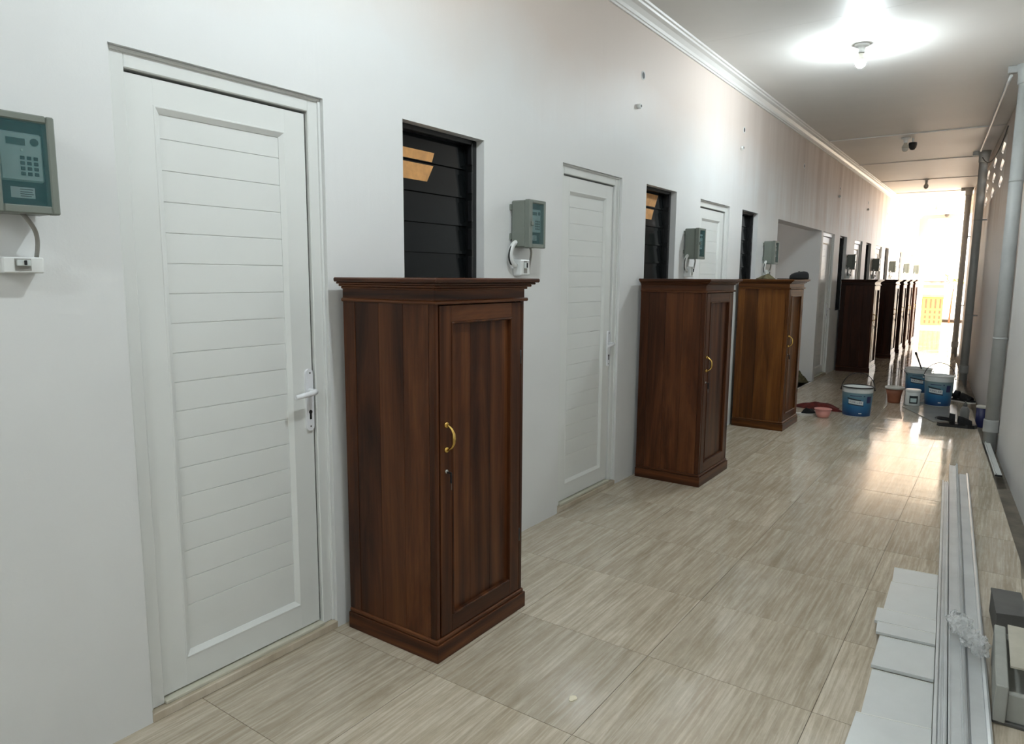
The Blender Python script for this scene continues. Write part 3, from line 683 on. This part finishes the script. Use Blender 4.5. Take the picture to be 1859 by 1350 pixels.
# ------------------------------------------------------------------ downpipes on the right
PIPES = [(7.20, -0.058, 'near grey downpipe on the right wall'), (11.6, -0.10, 'second grey downpipe along the right wall'), (16.0, -0.09, 'third grey downpipe along the right wall, farthest of the three')]
for y, off, lab in PIPES:
    r_ = empty('downpipe', (rwall(y) + off, y, 0)); tag(r_, lab, 'pipe', 'downpipes along the right wall')
    zb = -0.085
    bm = new_bm(); lathe(bm, [(0.050, zb), (0.050, ZC - 0.10)], seg=24); obj('pipe', bm, 'pipe_grey', r_)
    bm = new_bm(); lathe(bm, [(0.050, ZC - 0.15), (0.060, ZC - 0.145), (0.060, ZC - 0.07), (0.068, ZC - 0.05), (0.078, ZC)], seg=24); obj('socket', bm, 'pipe_grey', r_)
    bm = new_bm(); box(bm, -0.13, -0.02, -0.028, 0.028, ZC - 0.055, ZC, 0.006); obj('inlet', bm, 'pipe_grey', r_)
    bm = new_bm(); lathe(bm, [(0.057, 0.10), (0.058, 0.11), (0.058, 0.20), (0.057, 0.21)], seg=24); obj('coupling', bm, 'pipe_grey', r_)
    for z in (0.9, 2.2):
        bm = new_bm(); lathe(bm, [(0.052, z), (0.052, z + 0.02)], seg=24); box(bm, 0.03, -off, -0.01, 0.01, z, z + 0.02); obj('bracket', bm, 'pipe_grey', r_)
bm = new_bm(); tube(bm, [(rwall(y) - 0.15, y, ZC - 0.026) for y in [7.4 + 0.25 * k for k in range(17)]], 0.013, 8)
tag(obj('conduit', bm, 'pvc_white'), 'thin white conduit under the ceiling between two downpipes', 'conduit')
bm = new_bm(); tube(bm, bez((rwall(9.2) - 0.02, 9.2, 3.0), (rwall(9.8) - 0.06, 9.8, 2.72), (rwall(10.8) - 0.08, 10.8, 2.78), (rwall(11.5) - 0.12, 11.5, 3.02), 16), 0.006, 8)
tag(obj('loose_cable', bm, 'box_dark'), 'dark loose cable sagging across the vent blocks', 'cable')

# ------------------------------------------------------------------ street end beyond
g = empty('gate', (-0.62, 25.0, -0.02)); tag(g, 'low orange gate with dark slots beyond the passage', 'gate')
bm = new_bm(); box(bm, 0, 1.16, 0, 0.04, 0.02, 0.90, 0.004); obj('panel', bm, 'gate_orange', g)
bm = new_bm(); box(bm, -0.02, 1.18, -0.015, 0.055, 0.88, 0.96, 0.004); obj('top_rail', bm, 'roof_tile', g)
sl0 = {}
for c in range(9):
    for z0, z1 in ((0.55, 0.83), (0.39, 0.48), (0.23, 0.32), (0.09, 0.18)):
        key = round(z1 - z0, 3); loc = (0.06 + 0.125 * c, 0, z0)
        if key not in sl0:
            bm = new_bm(); box(bm, 0, 0.05, -0.004, 0.002, 0, z1 - z0); sl0[key] = obj('slot', bm, 'gate_slot', g, loc)
        else: inst(sl0[key], g, loc)
hs = empty('house', (-3.0, 31.0, -0.02)); tag(hs, 'pale house across the yard with red band and tiled eave', 'house')
bm = new_bm(); box(bm, 0, 7.0, 0, 3.0, 0, 1.86); obj('facade', bm, 'house_white', hs)
for z0, z1, mm in ((1.10, 1.22, 'brick_red'), (1.28, 1.37, 'gutter_cement')):
    bm = new_bm(); box(bm, 0.2, 3.15, -0.06, 0.01, z0, z1); obj('band', bm, mm, hs)
t0 = None
for k in range(22):
    loc = (0.16 + 0.32 * k, -0.35, 1.93)
    if t0 is None:
        bm = new_bm(); n_ = 8
        pr = [(0.16 * math.cos(math.pi * i / n_), 0.07 * math.sin(math.pi * i / n_)) for i in range(n_ + 1)] + [(0.14 * math.cos(math.pi * (n_ - i) / n_), 0.05 * math.sin(math.pi * (n_ - i) / n_)) for i in range(n_ + 1)]
        extrude_profile(bm, pr, (0, 0, 0), (0, 3.2, 0.9), (1, 0, 0), (0, 0, 1)); t0 = obj('roof_tile', bm, 'house_white', hs, loc)
    else: inst(t0, hs, loc)
sh = empty('shrub', (0.62, 27.0, -0.02)); tag(sh, 'yellow green shrub beside the gate', 'shrub')
bm = new_bm(); tube(bm, [(0, 0, 0), (0.02, 0.0, 0.7), (0.05, 0.02, 1.25)], [0.03, 0.025, 0.015], 8); obj('stem', bm, 'gate_slot', sh)
lf = None
for k in range(40):
    a, e = random.uniform(0, 6.28), random.uniform(-0.4, 1.3); rr_ = random.uniform(0.06, 0.2)
    loc = (0.05 + rr_ * math.cos(a) * 1.3, rr_ * math.sin(a), 1.38 + rr_ * math.sin(e) * 0.8)
    if lf is None:
        bm = new_bm(); pts = [(0, 0, 0), (0.025, 0.04, 0.012), (0.02, 0.09, 0.008), (0, 0.13, -0.01), (-0.02, 0.09, 0.008), (-0.025, 0.04, 0.012)]
        up_ = [bm.verts.new(p) for p in pts]; dn = [bm.verts.new((p[0], p[1], p[2] - 0.004)) for p in pts]
        bm.faces.new(up_); bm.faces.new(dn[::-1])
        for i in range(6): bm.faces.new((up_[i], dn[i], dn[(i + 1) % 6], up_[(i + 1) % 6]))
        l_ = lf = obj('leaf', bm, 'leaf_green', sh, loc)
    else: l_ = inst(lf, sh, loc)
    l_.rotation_euler = (random.uniform(-0.8, 0.8), random.uniform(-0.8, 0.8), a)

# ------------------------------------------------------------------ paint buckets, pot, can
def text_mesh(s, size, m, parent, M, name='lettering'):
    cu = bpy.data.curves.new(name, 'FONT'); cu.body = s; cu.size = size; cu.extrude = 0.0006; cu.align_x = 'CENTER'; cu.align_y = 'CENTER'
    t = bpy.data.objects.new(name, cu); COL.objects.link(t)
    dg = bpy.context.evaluated_depsgraph_get(); me = bpy.data.meshes.new_from_object(t.evaluated_get(dg)); bpy.data.objects.remove(t)
    me.materials.clear(); me.materials.append(MAT[m]); o = bpy.data.objects.new(name, me); COL.objects.link(o); o.parent = parent; o.matrix_local = M; return o
def wrap_patch(bm, r_of_z, a0, a1, z0, z1, off, n=8, slant=0.0):
    """curved sticker on a round bucket"""
    r0 = []
    for i in range(n + 1):
        a = a0 + (a1 - a0) * i / n; d = slant * i / n
        r0.append([(math.cos(a) * (r_of_z(z + d) + o_), math.sin(a) * (r_of_z(z + d) + o_), z + d) for z in (z0, z1) for o_ in (0.0003, off)])
    R = [[bm.verts.new(p) for p in q] for q in r0]
    for a, b_ in zip(R, R[1:]):
        for i, j in ((0, 1), (1, 3), (3, 2), (2, 0)): bm.faces.new((a[i], a[j], b_[j], b_[i]))
    bm.faces.new(R[0]); bm.faces.new(R[-1]); return bm
def bucket(loc, rb, rt, H, face, label, handle_up, printed=True, rim='bucket_white', stick=False):
    r_ = empty('paint_bucket', loc); tag(r_, label, 'bucket', 'paint buckets on the floor')
    rz = lambda z: rb + (rt - rb) * z / H
    bm = new_bm(); t = 0.004
    lathe(bm, [(0.001, 0.004), (rb - t - 0.004, 0.004), (rt - t, H - 0.002), (rt, H), (rz(H - 0.02), H - 0.02), (rb, 0.006), (rb - 0.006, 0.0), (0.001, 0.0)], seg=40, caps=False); obj('shell', bm, 'bucket_white', r_)
    bm = new_bm(); lathe(bm, [(rt - 0.002, H - 0.002), (rt + 0.008, H - 0.002), (rt + 0.009, H + 0.006), (rt - 0.002, H + 0.008), (rt - 0.006, H + 0.004), (rt - 0.002, H - 0.002)], seg=40, caps=False); obj('rim', bm, rim, r_)
    bm = new_bm(); lathe(bm, [(0.001, H * 0.55), (rz(H * 0.55) - 0.006, H * 0.55)], seg=32, caps=False); obj('paint', bm, 'sole_white', r_)
    if printed:
        bm = new_bm(); lathe(bm, [(rz(0.012) + 0.0012, 0.012), (rz(H * 0.83) + 0.0012, H * 0.83)], seg=40, caps=False); lb = obj('printed_wrap', bm, 'bucket_print', r_, label='blue printed wrap')
        fa = face
        bm = new_bm(); wrap_patch(bm, rz, fa - 0.85, fa + 0.15, H * 0.47, H * 0.60, 0.0026, 10, -0.012); obj('name_band', bm, 'sticker_white', lb)
        bm = new_bm(); wrap_patch(bm, rz, fa - 0.95, fa + 0.0, H * 0.62, H * 0.665, 0.0022, 10, -0.018); wrap_patch(bm, rz, fa - 0.9, fa + 0.2, H * 0.435, H * 0.465, 0.0022, 10, -0.014); obj('swoosh', bm, 'print_dark', lb)
        bm = new_bm(); wrap_patch(bm, rz, fa - 0.75, fa + 0.02, H * 0.725, H * 0.745, 0.0022, 10); wrap_patch(bm, rz, fa + 0.42, fa + 0.80, H * 0.50, H * 0.72, 0.0022, 8); wrap_patch(bm, rz, fa + 0.16, fa + 0.25, H * 0.715, H * 0.755, 0.0022, 4); obj('print_block', bm, 'blue_dark', lb)
        bm = new_bm(); wrap_patch(bm, rz, fa - 0.12, fa + 0.10, H * 0.13, H * 0.16, 0.0022, 6); obj('size_mark', bm, 'sticker_white', lb)
        s = 'VINILEX'
        for i, ch in enumerate(s):
            a = fa - 0.74 + i * 0.125; z = H * 0.535 - 0.012 * (i + 0.9) / 8.0; rr2 = rz(z) + 0.0028
            M = Matrix.Translation((math.cos(a) * rr2, math.sin(a) * rr2, z)) @ Matrix.Rotation(a + math.pi / 2, 4, 'Z') @ Matrix.Rotation(math.pi / 2, 4, 'X')
            text_mesh(ch, 0.030, 'blue_dark', lb, M)
    # wire bail
    bm = new_bm(); ca = face + 1.35; e0 = Vector((math.cos(ca), math.sin(ca), 0)) * (rt + 0.010); zc_ = H - 0.03
    pts = []
    for i in range(19):
        th = math.pi * i / 18
        dirv = Vector((math.cos(face), math.sin(face), 0)) * math.cos(handle_up) + Vector((0, 0, 1)) * math.sin(handle_up)
        pts.append(e0 * math.cos(th) + dirv * math.sin(th) * (rt * 1.22) + Vector((0, 0, zc_)))
    tube(bm, pts, 0.0038, 8); hd = obj('bail', bm, 'black_plastic', r_)
    bm = new_bm()
    for s_ in (1, -1):
        p = e0 * s_ + Vector((0, 0, zc_)); bmesh.ops.create_icosphere(bm, subdivisions=1, radius=0.010, matrix=Matrix.Translation(p))
    obj('ear', bm, rim, r_)
    return r_
bA = bucket((0.915, 7.86, 0), 0.128, 0.146, 0.302, -1.15, 'blue printed white paint bucket standing alone with black rim', 1.45, rim='black_plastic')
bB = bucket((1.555, 9.0, 0.0095), 0.122, 0.142, 0.335, -1.35, 'blue printed paint bucket with raised wire handle, largest of the far group', 1.5)
bC = bucket((1.27, 9.98, 0), 0.125, 0.144, 0.30, -1.2, 'open paint bucket at the back of the group with a stick in it', -0.6, printed=True)
st = empty('stirring_stick', (1.27, 9.98, 0.17)); tag(st, 'dark stirring stick leaning in the back paint bucket', 'stick')
bm = new_bm(); tube(bm, [(0.08, 0.0, 0.0), (0.02, 0.03, 0.14), (-0.05, 0.06, 0.31)], [0.008, 0.009, 0.011], 8); obj('shaft', bm, 'box_dark', st)
bm = new_bm(); tube(bm, [(-0.045, 0.058, 0.295), (-0.056, 0.063, 0.325)], [0.014, 0.012], 8); obj('grip', bm, 'black_plastic', st)
# small white can
r_ = empty('paint_can', (1.325, 8.86, 0.0095)); tag(r_, 'small white paint can with dark label in front of buckets', 'can')
bm = new_bm(); lathe(bm, [(0.072, 0), (0.074, 0.004), (0.074, 0.155), (0.068, 0.163)], seg=32); obj('body', bm, 'bucket_white', r_)
bm = new_bm(); lathe(bm, [(0.076, 0.150), (0.078, 0.158), (0.078, 0.172), (0.070, 0.178)], seg=32); obj('lid', bm, 'bucket_white', r_)
bm = new_bm(); wrap_patch(bm, lambda z: 0.074, -1.9, -0.75, 0.025, 0.112, 0.0014, 10); lb = obj('label_patch', bm, 'print_dark', r_)
bm = new_bm(); wrap_patch(bm, lambda z: 0.0755, -1.75, -0.95, 0.04, 0.085, 0.0012, 8); obj('label_window', bm, 'meter_unit', lb)
# terracotta tub
r_ = empty('plastic_tub', (1.13, 8.97, 0)); tag(r_, 'brown tapered tub with pale rim beside the paint can', 'tub')
bm = new_bm(); lathe(bm, [(0.001, 0.0), (0.064, 0.0), (0.068, 0.03), (0.074, 0.09), (0.092, 0.165), (0.088, 0.165), (0.070, 0.09), (0.060, 0.01), (0.001, 0.01)], seg=32, caps=False); obj('body', bm, 'terracotta', r_)
bm = new_bm(); lathe(bm, [(0.086, 0.160), (0.098, 0.160), (0.101, 0.182), (0.092, 0.185), (0.086, 0.160)], seg=32, caps=False); obj('rim', bm, 'sole_white', r_)
bm = new_bm(); lathe(bm, [(0.001, 0.15), (0.086, 0.15)], seg=28, caps=False); obj('contents', bm, 'sole_white', r_)
# board the buckets stand on
bm = new_bm(); prism(bm, [(1.245, 8.70), (1.60, 7.93), (1.79, 8.06), (1.74, 9.15), (1.42, 9.22)], 0.0005, 0.009); tag(obj('board', bm, 'board_grey'), 'thin grey board lying on the floor under the buckets', 'board')
# sandals, bottle, blue can
def arch(bm, xs, hw, hs, th, n=10, z0=0.0):
    """thick arched band over a foot: xs positions, half widths and heights per position"""
    G_ = []
    for x, w_, h_ in zip(xs, hw, hs):
        row = []
        for i in range(n + 1):
            a = math.pi * i / n
            row.append((bm.verts.new((x, -w_ * math.cos(a), z0 + h_ * math.sin(a))), bm.verts.new((x, -(w_ - th) * math.cos(a), z0 + max(0, h_ - th) * math.sin(a)))))
        G_.append(row)
    for r0, r1 in zip(G_, G_[1:]):
        for i in range(n):
            f = bm.faces.new((r0[i][0], r0[i + 1][0], r1[i + 1][0], r1[i][0])); f.smooth = True
            f = bm.faces.new((r0[i][1], r1[i][1], r1[i + 1][1], r0[i + 1][1])); f.smooth = True
        for i in (0, n): bm.faces.new((r0[i][0], r1[i][0], r1[i][1], r0[i][1]))
    for r0 in (G_[0], G_[-1]):
        for i in range(n): bm.faces.new((r0[i][0], r0[i + 1][0], r0[i + 1][1], r0[i][1]))
    return bm
def sandal(name, loc, rz, lab, Lh=0.30, sole='black_plastic'):
    r_ = empty(name, loc, rz); tag(r_, lab, 'sandal', 'sandals by the paint buckets')
    out = [(-0.5, 0.0), (-0.46, 0.11), (-0.25, 0.145), (0.0, 0.13), (0.25, 0.17), (0.42, 0.14), (0.5, 0.0), (0.42, -0.14), (0.25, -0.17), (0.0, -0.13), (-0.25, -0.145), (-0.46, -0.11)]
    P = [(x * Lh, y * Lh) for x, y in out][::-1]
    bm = new_bm(); prism(bm, P, 0.0, 0.016); obj('sole', bm, sole, r_)
    bm = new_bm(); prism(bm, [(x * 0.985, y * 0.985) for x, y in P], 0.016, 0.034); obj('footbed', bm, 'black_plastic', r_)
    bm = new_bm(); arch(bm, [0.02 * Lh, 0.12 * Lh, 0.25 * Lh, 0.36 * Lh], [0.14 * Lh, 0.155 * Lh, 0.165 * Lh, 0.15 * Lh], [0.085, 0.078, 0.062, 0.045], 0.006, 12, 0.024); obj('toe_strap', bm, 'black_cloth', r_)
    bm = new_bm(); arch(bm, [-0.20 * Lh, -0.06 * Lh], [0.14 * Lh, 0.135 * Lh], [0.105, 0.098], 0.006, 12, 0.024); obj('ankle_strap', bm, 'black_cloth', r_)
    bm = new_bm(); tube(bm, [(-0.12 * Lh, 0.145 * Lh, 0.06)] + [(-0.30 * Lh - 0.18 * Lh * math.sin(math.pi * i / 8), 0.13 * Lh * math.cos(math.pi * i / 8), 0.07) for i in range(9)] + [(-0.12 * Lh, -0.145 * Lh, 0.06)], 0.011, 8); obj('heel_strap', bm, 'black_cloth', r_)
    return r_
sandal('sandal', (1.755, 9.50, 0), -0.5, 'black strappy sandal with pale sole beside the largest bucket', 0.34, 'sole_white')
sandal('sandal', (1.80, 7.83, 0), 0.12, 'black strappy sandal in front of the grey bottle', 0.33)
r_ = empty('glue_bottle', (1.842, 8.22, 0)); tag(r_, 'small grey bottle standing between two black sandals', 'bottle')
bm = new_bm(); lathe(bm, [(0.036, 0), (0.040, 0.01), (0.042, 0.10), (0.036, 0.125), (0.018, 0.150)], seg=20); obj('body', bm, 'bottle_grey', r_)
bm = new_bm(); lathe(bm, [(0.020, 0.146), (0.018, 0.165), (0.008, 0.185), (0.005, 0.198)], seg=16); obj('cap', bm, 'box_dark', r_)
bm = new_bm(); tube(bm, bez((1.60, 8.12, 0.017), (1.64, 8.10, 0.06), (1.67, 8.06, 0.04), (1.74, 8.08, 0.017), 10), 0.006, 8); tag(obj('cord', bm, 'box_dark'), 'short dark loose cord on the floor near the bottle', 'cord')
r_ = empty('small_pail', (rwall(8.45) - 0.052, 8.45, -0.085)); tag(r_, 'dark blue small pail with white lid in the gutter', 'pail')
bm = new_bm(); lathe(bm, [(0.040, 0), (0.046, 0.01), (0.048, 0.20)], seg=24); obj('body', bm, 'blue_dark', r_)
bm = new_bm(); lathe(bm, [(0.050, 0.197), (0.050, 0.215), (0.044, 0.222)], seg=24); obj('lid', bm, 'sole_white', r_)
# strip of trim lying at the gutter edge
r_ = empty('trim_offcut', (2.075, 6.62, 0.0), RANG); tag(r_, 'white strip of trim lying over the gutter edge', 'trim offcut')
bm = new_bm(); box(bm, 0.0, 0.045, -0.62, 0.62, 0.001, 0.012, 0.002); obj('face', bm, 'board_white', r_)
bm = new_bm(); box(bm, 0.006, 0.012, -0.62, 0.62, 0.012, 0.022, 0.001); obj('lip', bm, 'board_white', r_)
bm = new_bm(); box(bm, 0.001, 0.044, -0.632, -0.62, 0.0, 0.012); obj('cut_end', bm, 'black_plastic', r_)
# red cloth, shoe, pink bowl
def crumple(name, loc, sx, sy, h, m, lab, cat, n=18, seed=1, parent=None, jag=0.25):
    rd = random.Random(seed); bm = new_bm(); ph = [rd.uniform(0, 6.28) for _ in range(8)]
    grid = []
    def ht(u, v): return h * (0.72 + 0.16 * math.sin(2.6 * u + ph[0]) + 0.12 * math.sin(3.1 * v + 1.7 * u + ph[1]) + 0.06 * math.sin(7 * u - 5 * v + ph[2]))
    for j in range(n + 1):
        row = []
        for i in range(2 * n + 1):
            a = 2 * math.pi * i / (2 * n); r0 = j / n
            rad = 1 + jag * (math.sin(3 * a + ph[3]) * 0.5 + math.sin(5 * a + ph[4]) * 0.35 + math.sin(8 * a + ph[5]) * 0.25)
            u, v = math.cos(a) * r0 * rad, math.sin(a) * r0 * rad
            z = max(0.003, ht(u * 1.5, v * 1.5) * (1 - r0 ** 2.5)) + 0.002
            row.append((u * sx, v * sy, z))
        grid.append(row)
    top = [[bm.verts.new(p) for p in row[:-1]] for row in grid[1:]]; cen = bm.verts.new((0, 0, grid[0][0][2]))
    m_ = 2 * n
    for i in range(m_): f = bm.faces.new((cen, top[0][i], top[0][(i + 1) % m_])); f.smooth = True
    for a, b_ in zip(top, top[1:]):
        for i in range(m_): f = bm.faces.new((a[i], b_[i], b_[(i + 1) % m_], a[(i + 1) % m_])); f.smooth = True
    bot = [bm.verts.new((v.co.x, v.co.y, 0.0)) for v in top[-1]]
    for i in range(m_): bm.faces.new((top[-1][i], bot[i], bot[(i + 1) % m_], top[-1][(i + 1) % m_]))
    bm.faces.new(bot[::-1])
    o = obj(name, bm, m, parent, loc)
    if lab: tag(o, lab, cat)
    return o
crumple('floor_rag', (0.52, 8.05, 0.0), 0.24, 0.13, 0.075, 'red_cloth', 'crumpled dark red rag on the floor beside the third cabinet', 'rag', seed=3)
r_ = empty('slipper', (0.485, 7.56, 0), 0.75); tag(r_, 'dark slipper with white sole at the foot of third cabinet', 'slipper')
bm = new_bm(); prism(bm, [(x * 0.21, y * 0.21) for x, y in [(-0.5, 0), (-0.42, -0.15), (0, -0.14), (0.3, -0.18), (0.5, 0), (0.3, 0.18), (0, 0.14), (-0.42, 0.15)]], 0.0, 0.022); obj('sole', bm, 'sole_white', r_)
crumple('upper', (0.035, 0, 0.022), 0.075, 0.04, 0.07, 'black_cloth', None, None, 10, 5, r_, 0.1)
r_ = empty('pink_bowl', (0.655, 7.545, 0)); tag(r_, 'small translucent pink bowl on the floor by the red rag', 'bowl')
bm = new_bm(); lathe(bm, [(0.001, 0.0), (0.052, 0.0), (0.062, 0.02), (0.080, 0.085), (0.077, 0.085), (0.058, 0.022), (0.001, 0.006)], seg=32, caps=False); obj('bowl', bm, 'pink_plastic', r_)
bm = new_bm(); lathe(bm, [(0.077, 0.083), (0.084, 0.084), (0.084, 0.089), (0.077, 0.089), (0.077, 0.083)], seg=32, caps=False); obj('rim', bm, 'pink_plastic', r_)
# dark shoes in the alcove mouth
crumple('dark_bag', (-0.13, 10.0, -0.0), 0.10, 0.09, 0.17, 'olive_cloth', 'dark rumpled bag on the floor at the alcove corner', 'bag', 14, 11, None, 0.18)
# things on top of the third cabinet
crumple('cloth_wad', (0.215, 6.82, CH), 0.085, 0.085, 0.05, 'olive_cloth', 'olive cloth wad on top of the third cabinet', 'cloth', 14, 8)
r_ = empty('black_cap', (0.475, 6.87, CH), 0.15); tag(r_, 'black peaked cap lying on top of the third cabinet', 'cap')
bm = new_bm(); lathe(bm, [(0.074, 0.0), (0.076, 0.018), (0.073, 0.046), (0.060, 0.064), (0.036, 0.073), (0.001, 0.076)], (0.02, 0, 0), 24)
for v_ in bm.verts: v_.co.z *= 0.72 + 2.6 * (v_.co.x + 0.06) if v_.co.x > -0.06 else 0.72; v_.co.x *= 1.12
obj('crown', bm, 'black_cloth', r_)
bm = new_bm(); lathe(bm, [(0.008, 0.066), (0.006, 0.075)], (0.02, 0, 0), 10); obj('button', bm, 'black_cloth', r_)
bm = new_bm(); prism(bm, [(-0.165, -0.04), (-0.13, -0.062), (-0.03, -0.07), (-0.03, 0.07), (-0.13, 0.062), (-0.165, 0.04)], 0.001, 0.007); obj('peak', bm, 'black_cloth', r_)

# ------------------------------------------------------------------ foreground: profiles, boards, boxes, bag
DIRX = -0.0565
def profile_bar(prof, xa, y0, y1, lab, z=0.0, mtl='aluminium'):
    """xa = left edge at y=2.3"""
    X = lambda y: xa + DIRX * (y - 2.3)
    bm = new_bm(); extrude_profile(bm, prof, (X(y0), y0, z), (X(y1), y1, z), (1, 0, 0), (0, 0, 1))
    return tag(obj('profile_bar', bm, mtl), lab, 'profile bar', 'white profile bars on the floor')
profile_bar([(0, 0), (0.037, 0), (0.037, 0.030), (0.033, 0.030), (0.033, 0.036), (0.027, 0.036), (0.027, 0.026), (0.019, 0.026), (0.019, 0.034), (0.014, 0.034), (0.014, 0.024), (0.009, 0.024), (0.009, 0.038), (0, 0.038)], 2.012, 1.75, 5.50, 'ribbed white profile bar, leftmost, beside the board offcuts', 0.001)
profile_bar([(0, 0), (0.052, 0), (0.052, 0.046), (0.046, 0.050), (0.041, 0.046), (0.041, 0.034), (0.036, 0.034), (0.036, 0.030), (0.005, 0.030), (0.005, 0.040), (0, 0.040)], 2.052, 1.75, 6.02, 'wide white channel bar in the middle of the three', 0.001)
profile_bar([(0, 0), (0.060, 0), (0.060, 0.032), (0.054, 0.036), (0.046, 0.034), (0.045, 0.022), (0.006, 0.022), (0.003, 0.018), (0, 0.018)], 2.108, 1.75, 5.82, 'flat white profile bar with raised right lip, nearest the gutter', 0.001)
def white_board(pts, z, th, lab, tilt=0.0):
    bx_ = lambda y: 2.010 + DIRX * (y - 2.3)
    pts = [pts[0], (bx_(pts[1][1]), pts[1][1]), (bx_(pts[2][1]), pts[2][1]), pts[3]]
    r_ = empty('board_offcut', (pts[0][0], pts[0][1], z)); tag(r_, lab, 'board offcut', 'white board offcuts on the floor')
    P = [(x - pts[0][0], y - pts[0][1]) for x, y in pts]
    bm = new_bm(); prism(bm, P, 0.0, th); obj('board', bm, 'board_white', r_)
    # pale cut edge along the top
    a, b_ = Vector((*P[3], 0)), Vector((*P[2], 0)); 
    bm = new_bm(); d = (b_ - a); dn = Vector((-d.y, d.x, 0)).normalized() * 0.004
    prism(bm, [(a.x, a.y), (b_.x, b_.y), (b_.x + dn.x, b_.y + dn.y), (a.x + dn.x, a.y + dn.y)][::1], 0.0, th + 0.001); obj('cut_edge', bm, 'board_core', r_)
    r_.rotation_euler = (tilt, 0, 0)
    return r_
white_board([(1.772, 3.36), (1.96, 3.40), (1.94, 3.735), (1.749, 3.715)], 0.0005, 0.012, 'white board offcut, farthest of the pile under the bars')
white_board([(1.772, 3.10), (1.972, 3.12), (1.962, 3.53), (1.760, 3.50)], 0.0135, 0.010, 'white board offcut, second farthest of the pile', 0.0)
white_board([(1.757, 3.02), (1.988, 3.04), (1.985, 3.16), (1.750, 3.145)], 0.0245, 0.012, 'narrow white board offcut standing proud across the pile')
white_board([(1.775, 2.925), (1.995, 2.945), (1.99, 3.035), (1.768, 3.015)], 0.0245, 0.010, 'narrow white board offcut, nearer of the two crosspieces')
white_board([(1.795, 2.67), (2.005, 2.69), (2.00, 2.935), (1.790, 2.915)], 0.0130, 0.012, 'white board offcut in the middle of the pile')
white_board([(1.812, 2.33), (2.018, 2.36), (2.008, 2.68), (1.800, 2.66)], 0.0005, 0.012, 'white board offcut, second nearest of the pile')
white_board([(1.800, 1.80), (2.030, 1.83), (2.020, 2.37), (1.800, 2.33)], 0.0130, 0.012, 'white board offcut nearest the camera under the bars')
# dark grey box
r_ = empty('dark_box', (2.135, 3.22, 0), 0.0); tag(r_, 'dark grey box standing behind the pale foam box', 'box')
bm = new_bm(); prism(bm, [(0.022, 0.0), (0.125, 0.03), (0.10, 0.275), (0.0, 0.262)], 0.001, 0.095); obj('body', bm, 'box_dark', r_)
bm = new_bm(); prism(bm, [(0.020, -0.002), (0.127, 0.028), (0.102, 0.277), (-0.002, 0.264)], 0.095, 0.103); obj('lid', bm, 'box_dark', r_)
# pale foam box with a beige sheet
r_ = empty('foam_box', (2.158, 2.56, 0), 0.02); tag(r_, 'pale grey open foam box by the gutter', 'box')
bm = new_bm(); box(bm, 0.0, 0.034, 0.0, 0.47, 0.012, 0.135, 0.003); obj('side', bm, 'foam_grey', r_)
bm = new_bm(); box(bm, 0.034, 0.125, 0.02, 0.045, 0.012, 0.105, 0.003); obj('end', bm, 'foam_grey', r_)
bm = new_bm(); box(bm, 0.034, 0.125, 0.42, 0.47, 0.012, 0.11, 0.003); obj('end', bm, 'foam_grey', r_)
bm = new_bm(); box(bm, 0.034, 0.125, 0.045, 0.42, 0.012, 0.030); obj('bottom', bm, 'foam_grey', r_)
bm = new_bm()
for (a, b_) in ((0.01, 0.06), (0.40, 0.46)): box(bm, 0.0, 0.12, a, b_, 0.0005, 0.012, 0.002)
obj('foot', bm, 'box_dark', r_)
bm = new_bm(); prism(bm, [(0.0, 0.0), (0.115, 0.012), (0.10, 0.34), (-0.008, 0.335)], 0.0, 0.006); o = obj('sheet', bm, 'sheet_beige', None, (2.196, 2.70, 0.137), 0.0); tag(o, 'beige card sheet laid over the foam box', 'sheet')
# clear plastic bag
from mathutils import noise as mnoise
r_ = empty('plastic_bag', (0, 0, 0)); tag(r_, 'crumpled clear plastic bag lying across the white bars', 'plastic bag')
for nm, c, sz in (('film', (2.040, 3.085, 0.082), (0.038, 0.060, 0.034)), ('film', (2.075, 3.005, 0.075), (0.032, 0.062, 0.028)), ('film', (2.112, 2.930, 0.080), (0.028, 0.042, 0.040))):
    bm = new_bm(); bmesh.ops.create_icosphere(bm, subdivisions=4, radius=1.0)
    for v_ in bm.verts:
        d = v_.co.normalized(); k = 1 + 0.42 * mnoise.noise(d * 2.1 + Vector(c) * 9) + 0.22 * abs(mnoise.noise(d * 5.0 + Vector(c) * 5))
        v_.co = Vector((c[0] + d.x * sz[0] * k, c[1] + d.y * sz[1] * k, max(0.053, c[2] + d.z * sz[2] * k)))
    obj(nm, bm, 'bag_clear', r_)
bm = new_bm(); tube(bm, [(2.018, 3.17, 0.082), (2.040, 3.10, 0.112)], 0.004, 8); obj('tie', bm, 'black_plastic', r_)
# small flat cream spot on the floor
bm = new_bm(); prism(bm, [(1.008 + 0.012 * math.cos(a) * (1 + 0.25 * math.sin(3 * a)), 1.893 + 0.018 * math.sin(a)) for a in [6.2832 * i / 14 for i in range(14)]], 0.0003, 0.0022)
tag(obj('floor_spot', bm, 'spot_cream'), 'small cream spot on the floor tiles', 'paint spot')
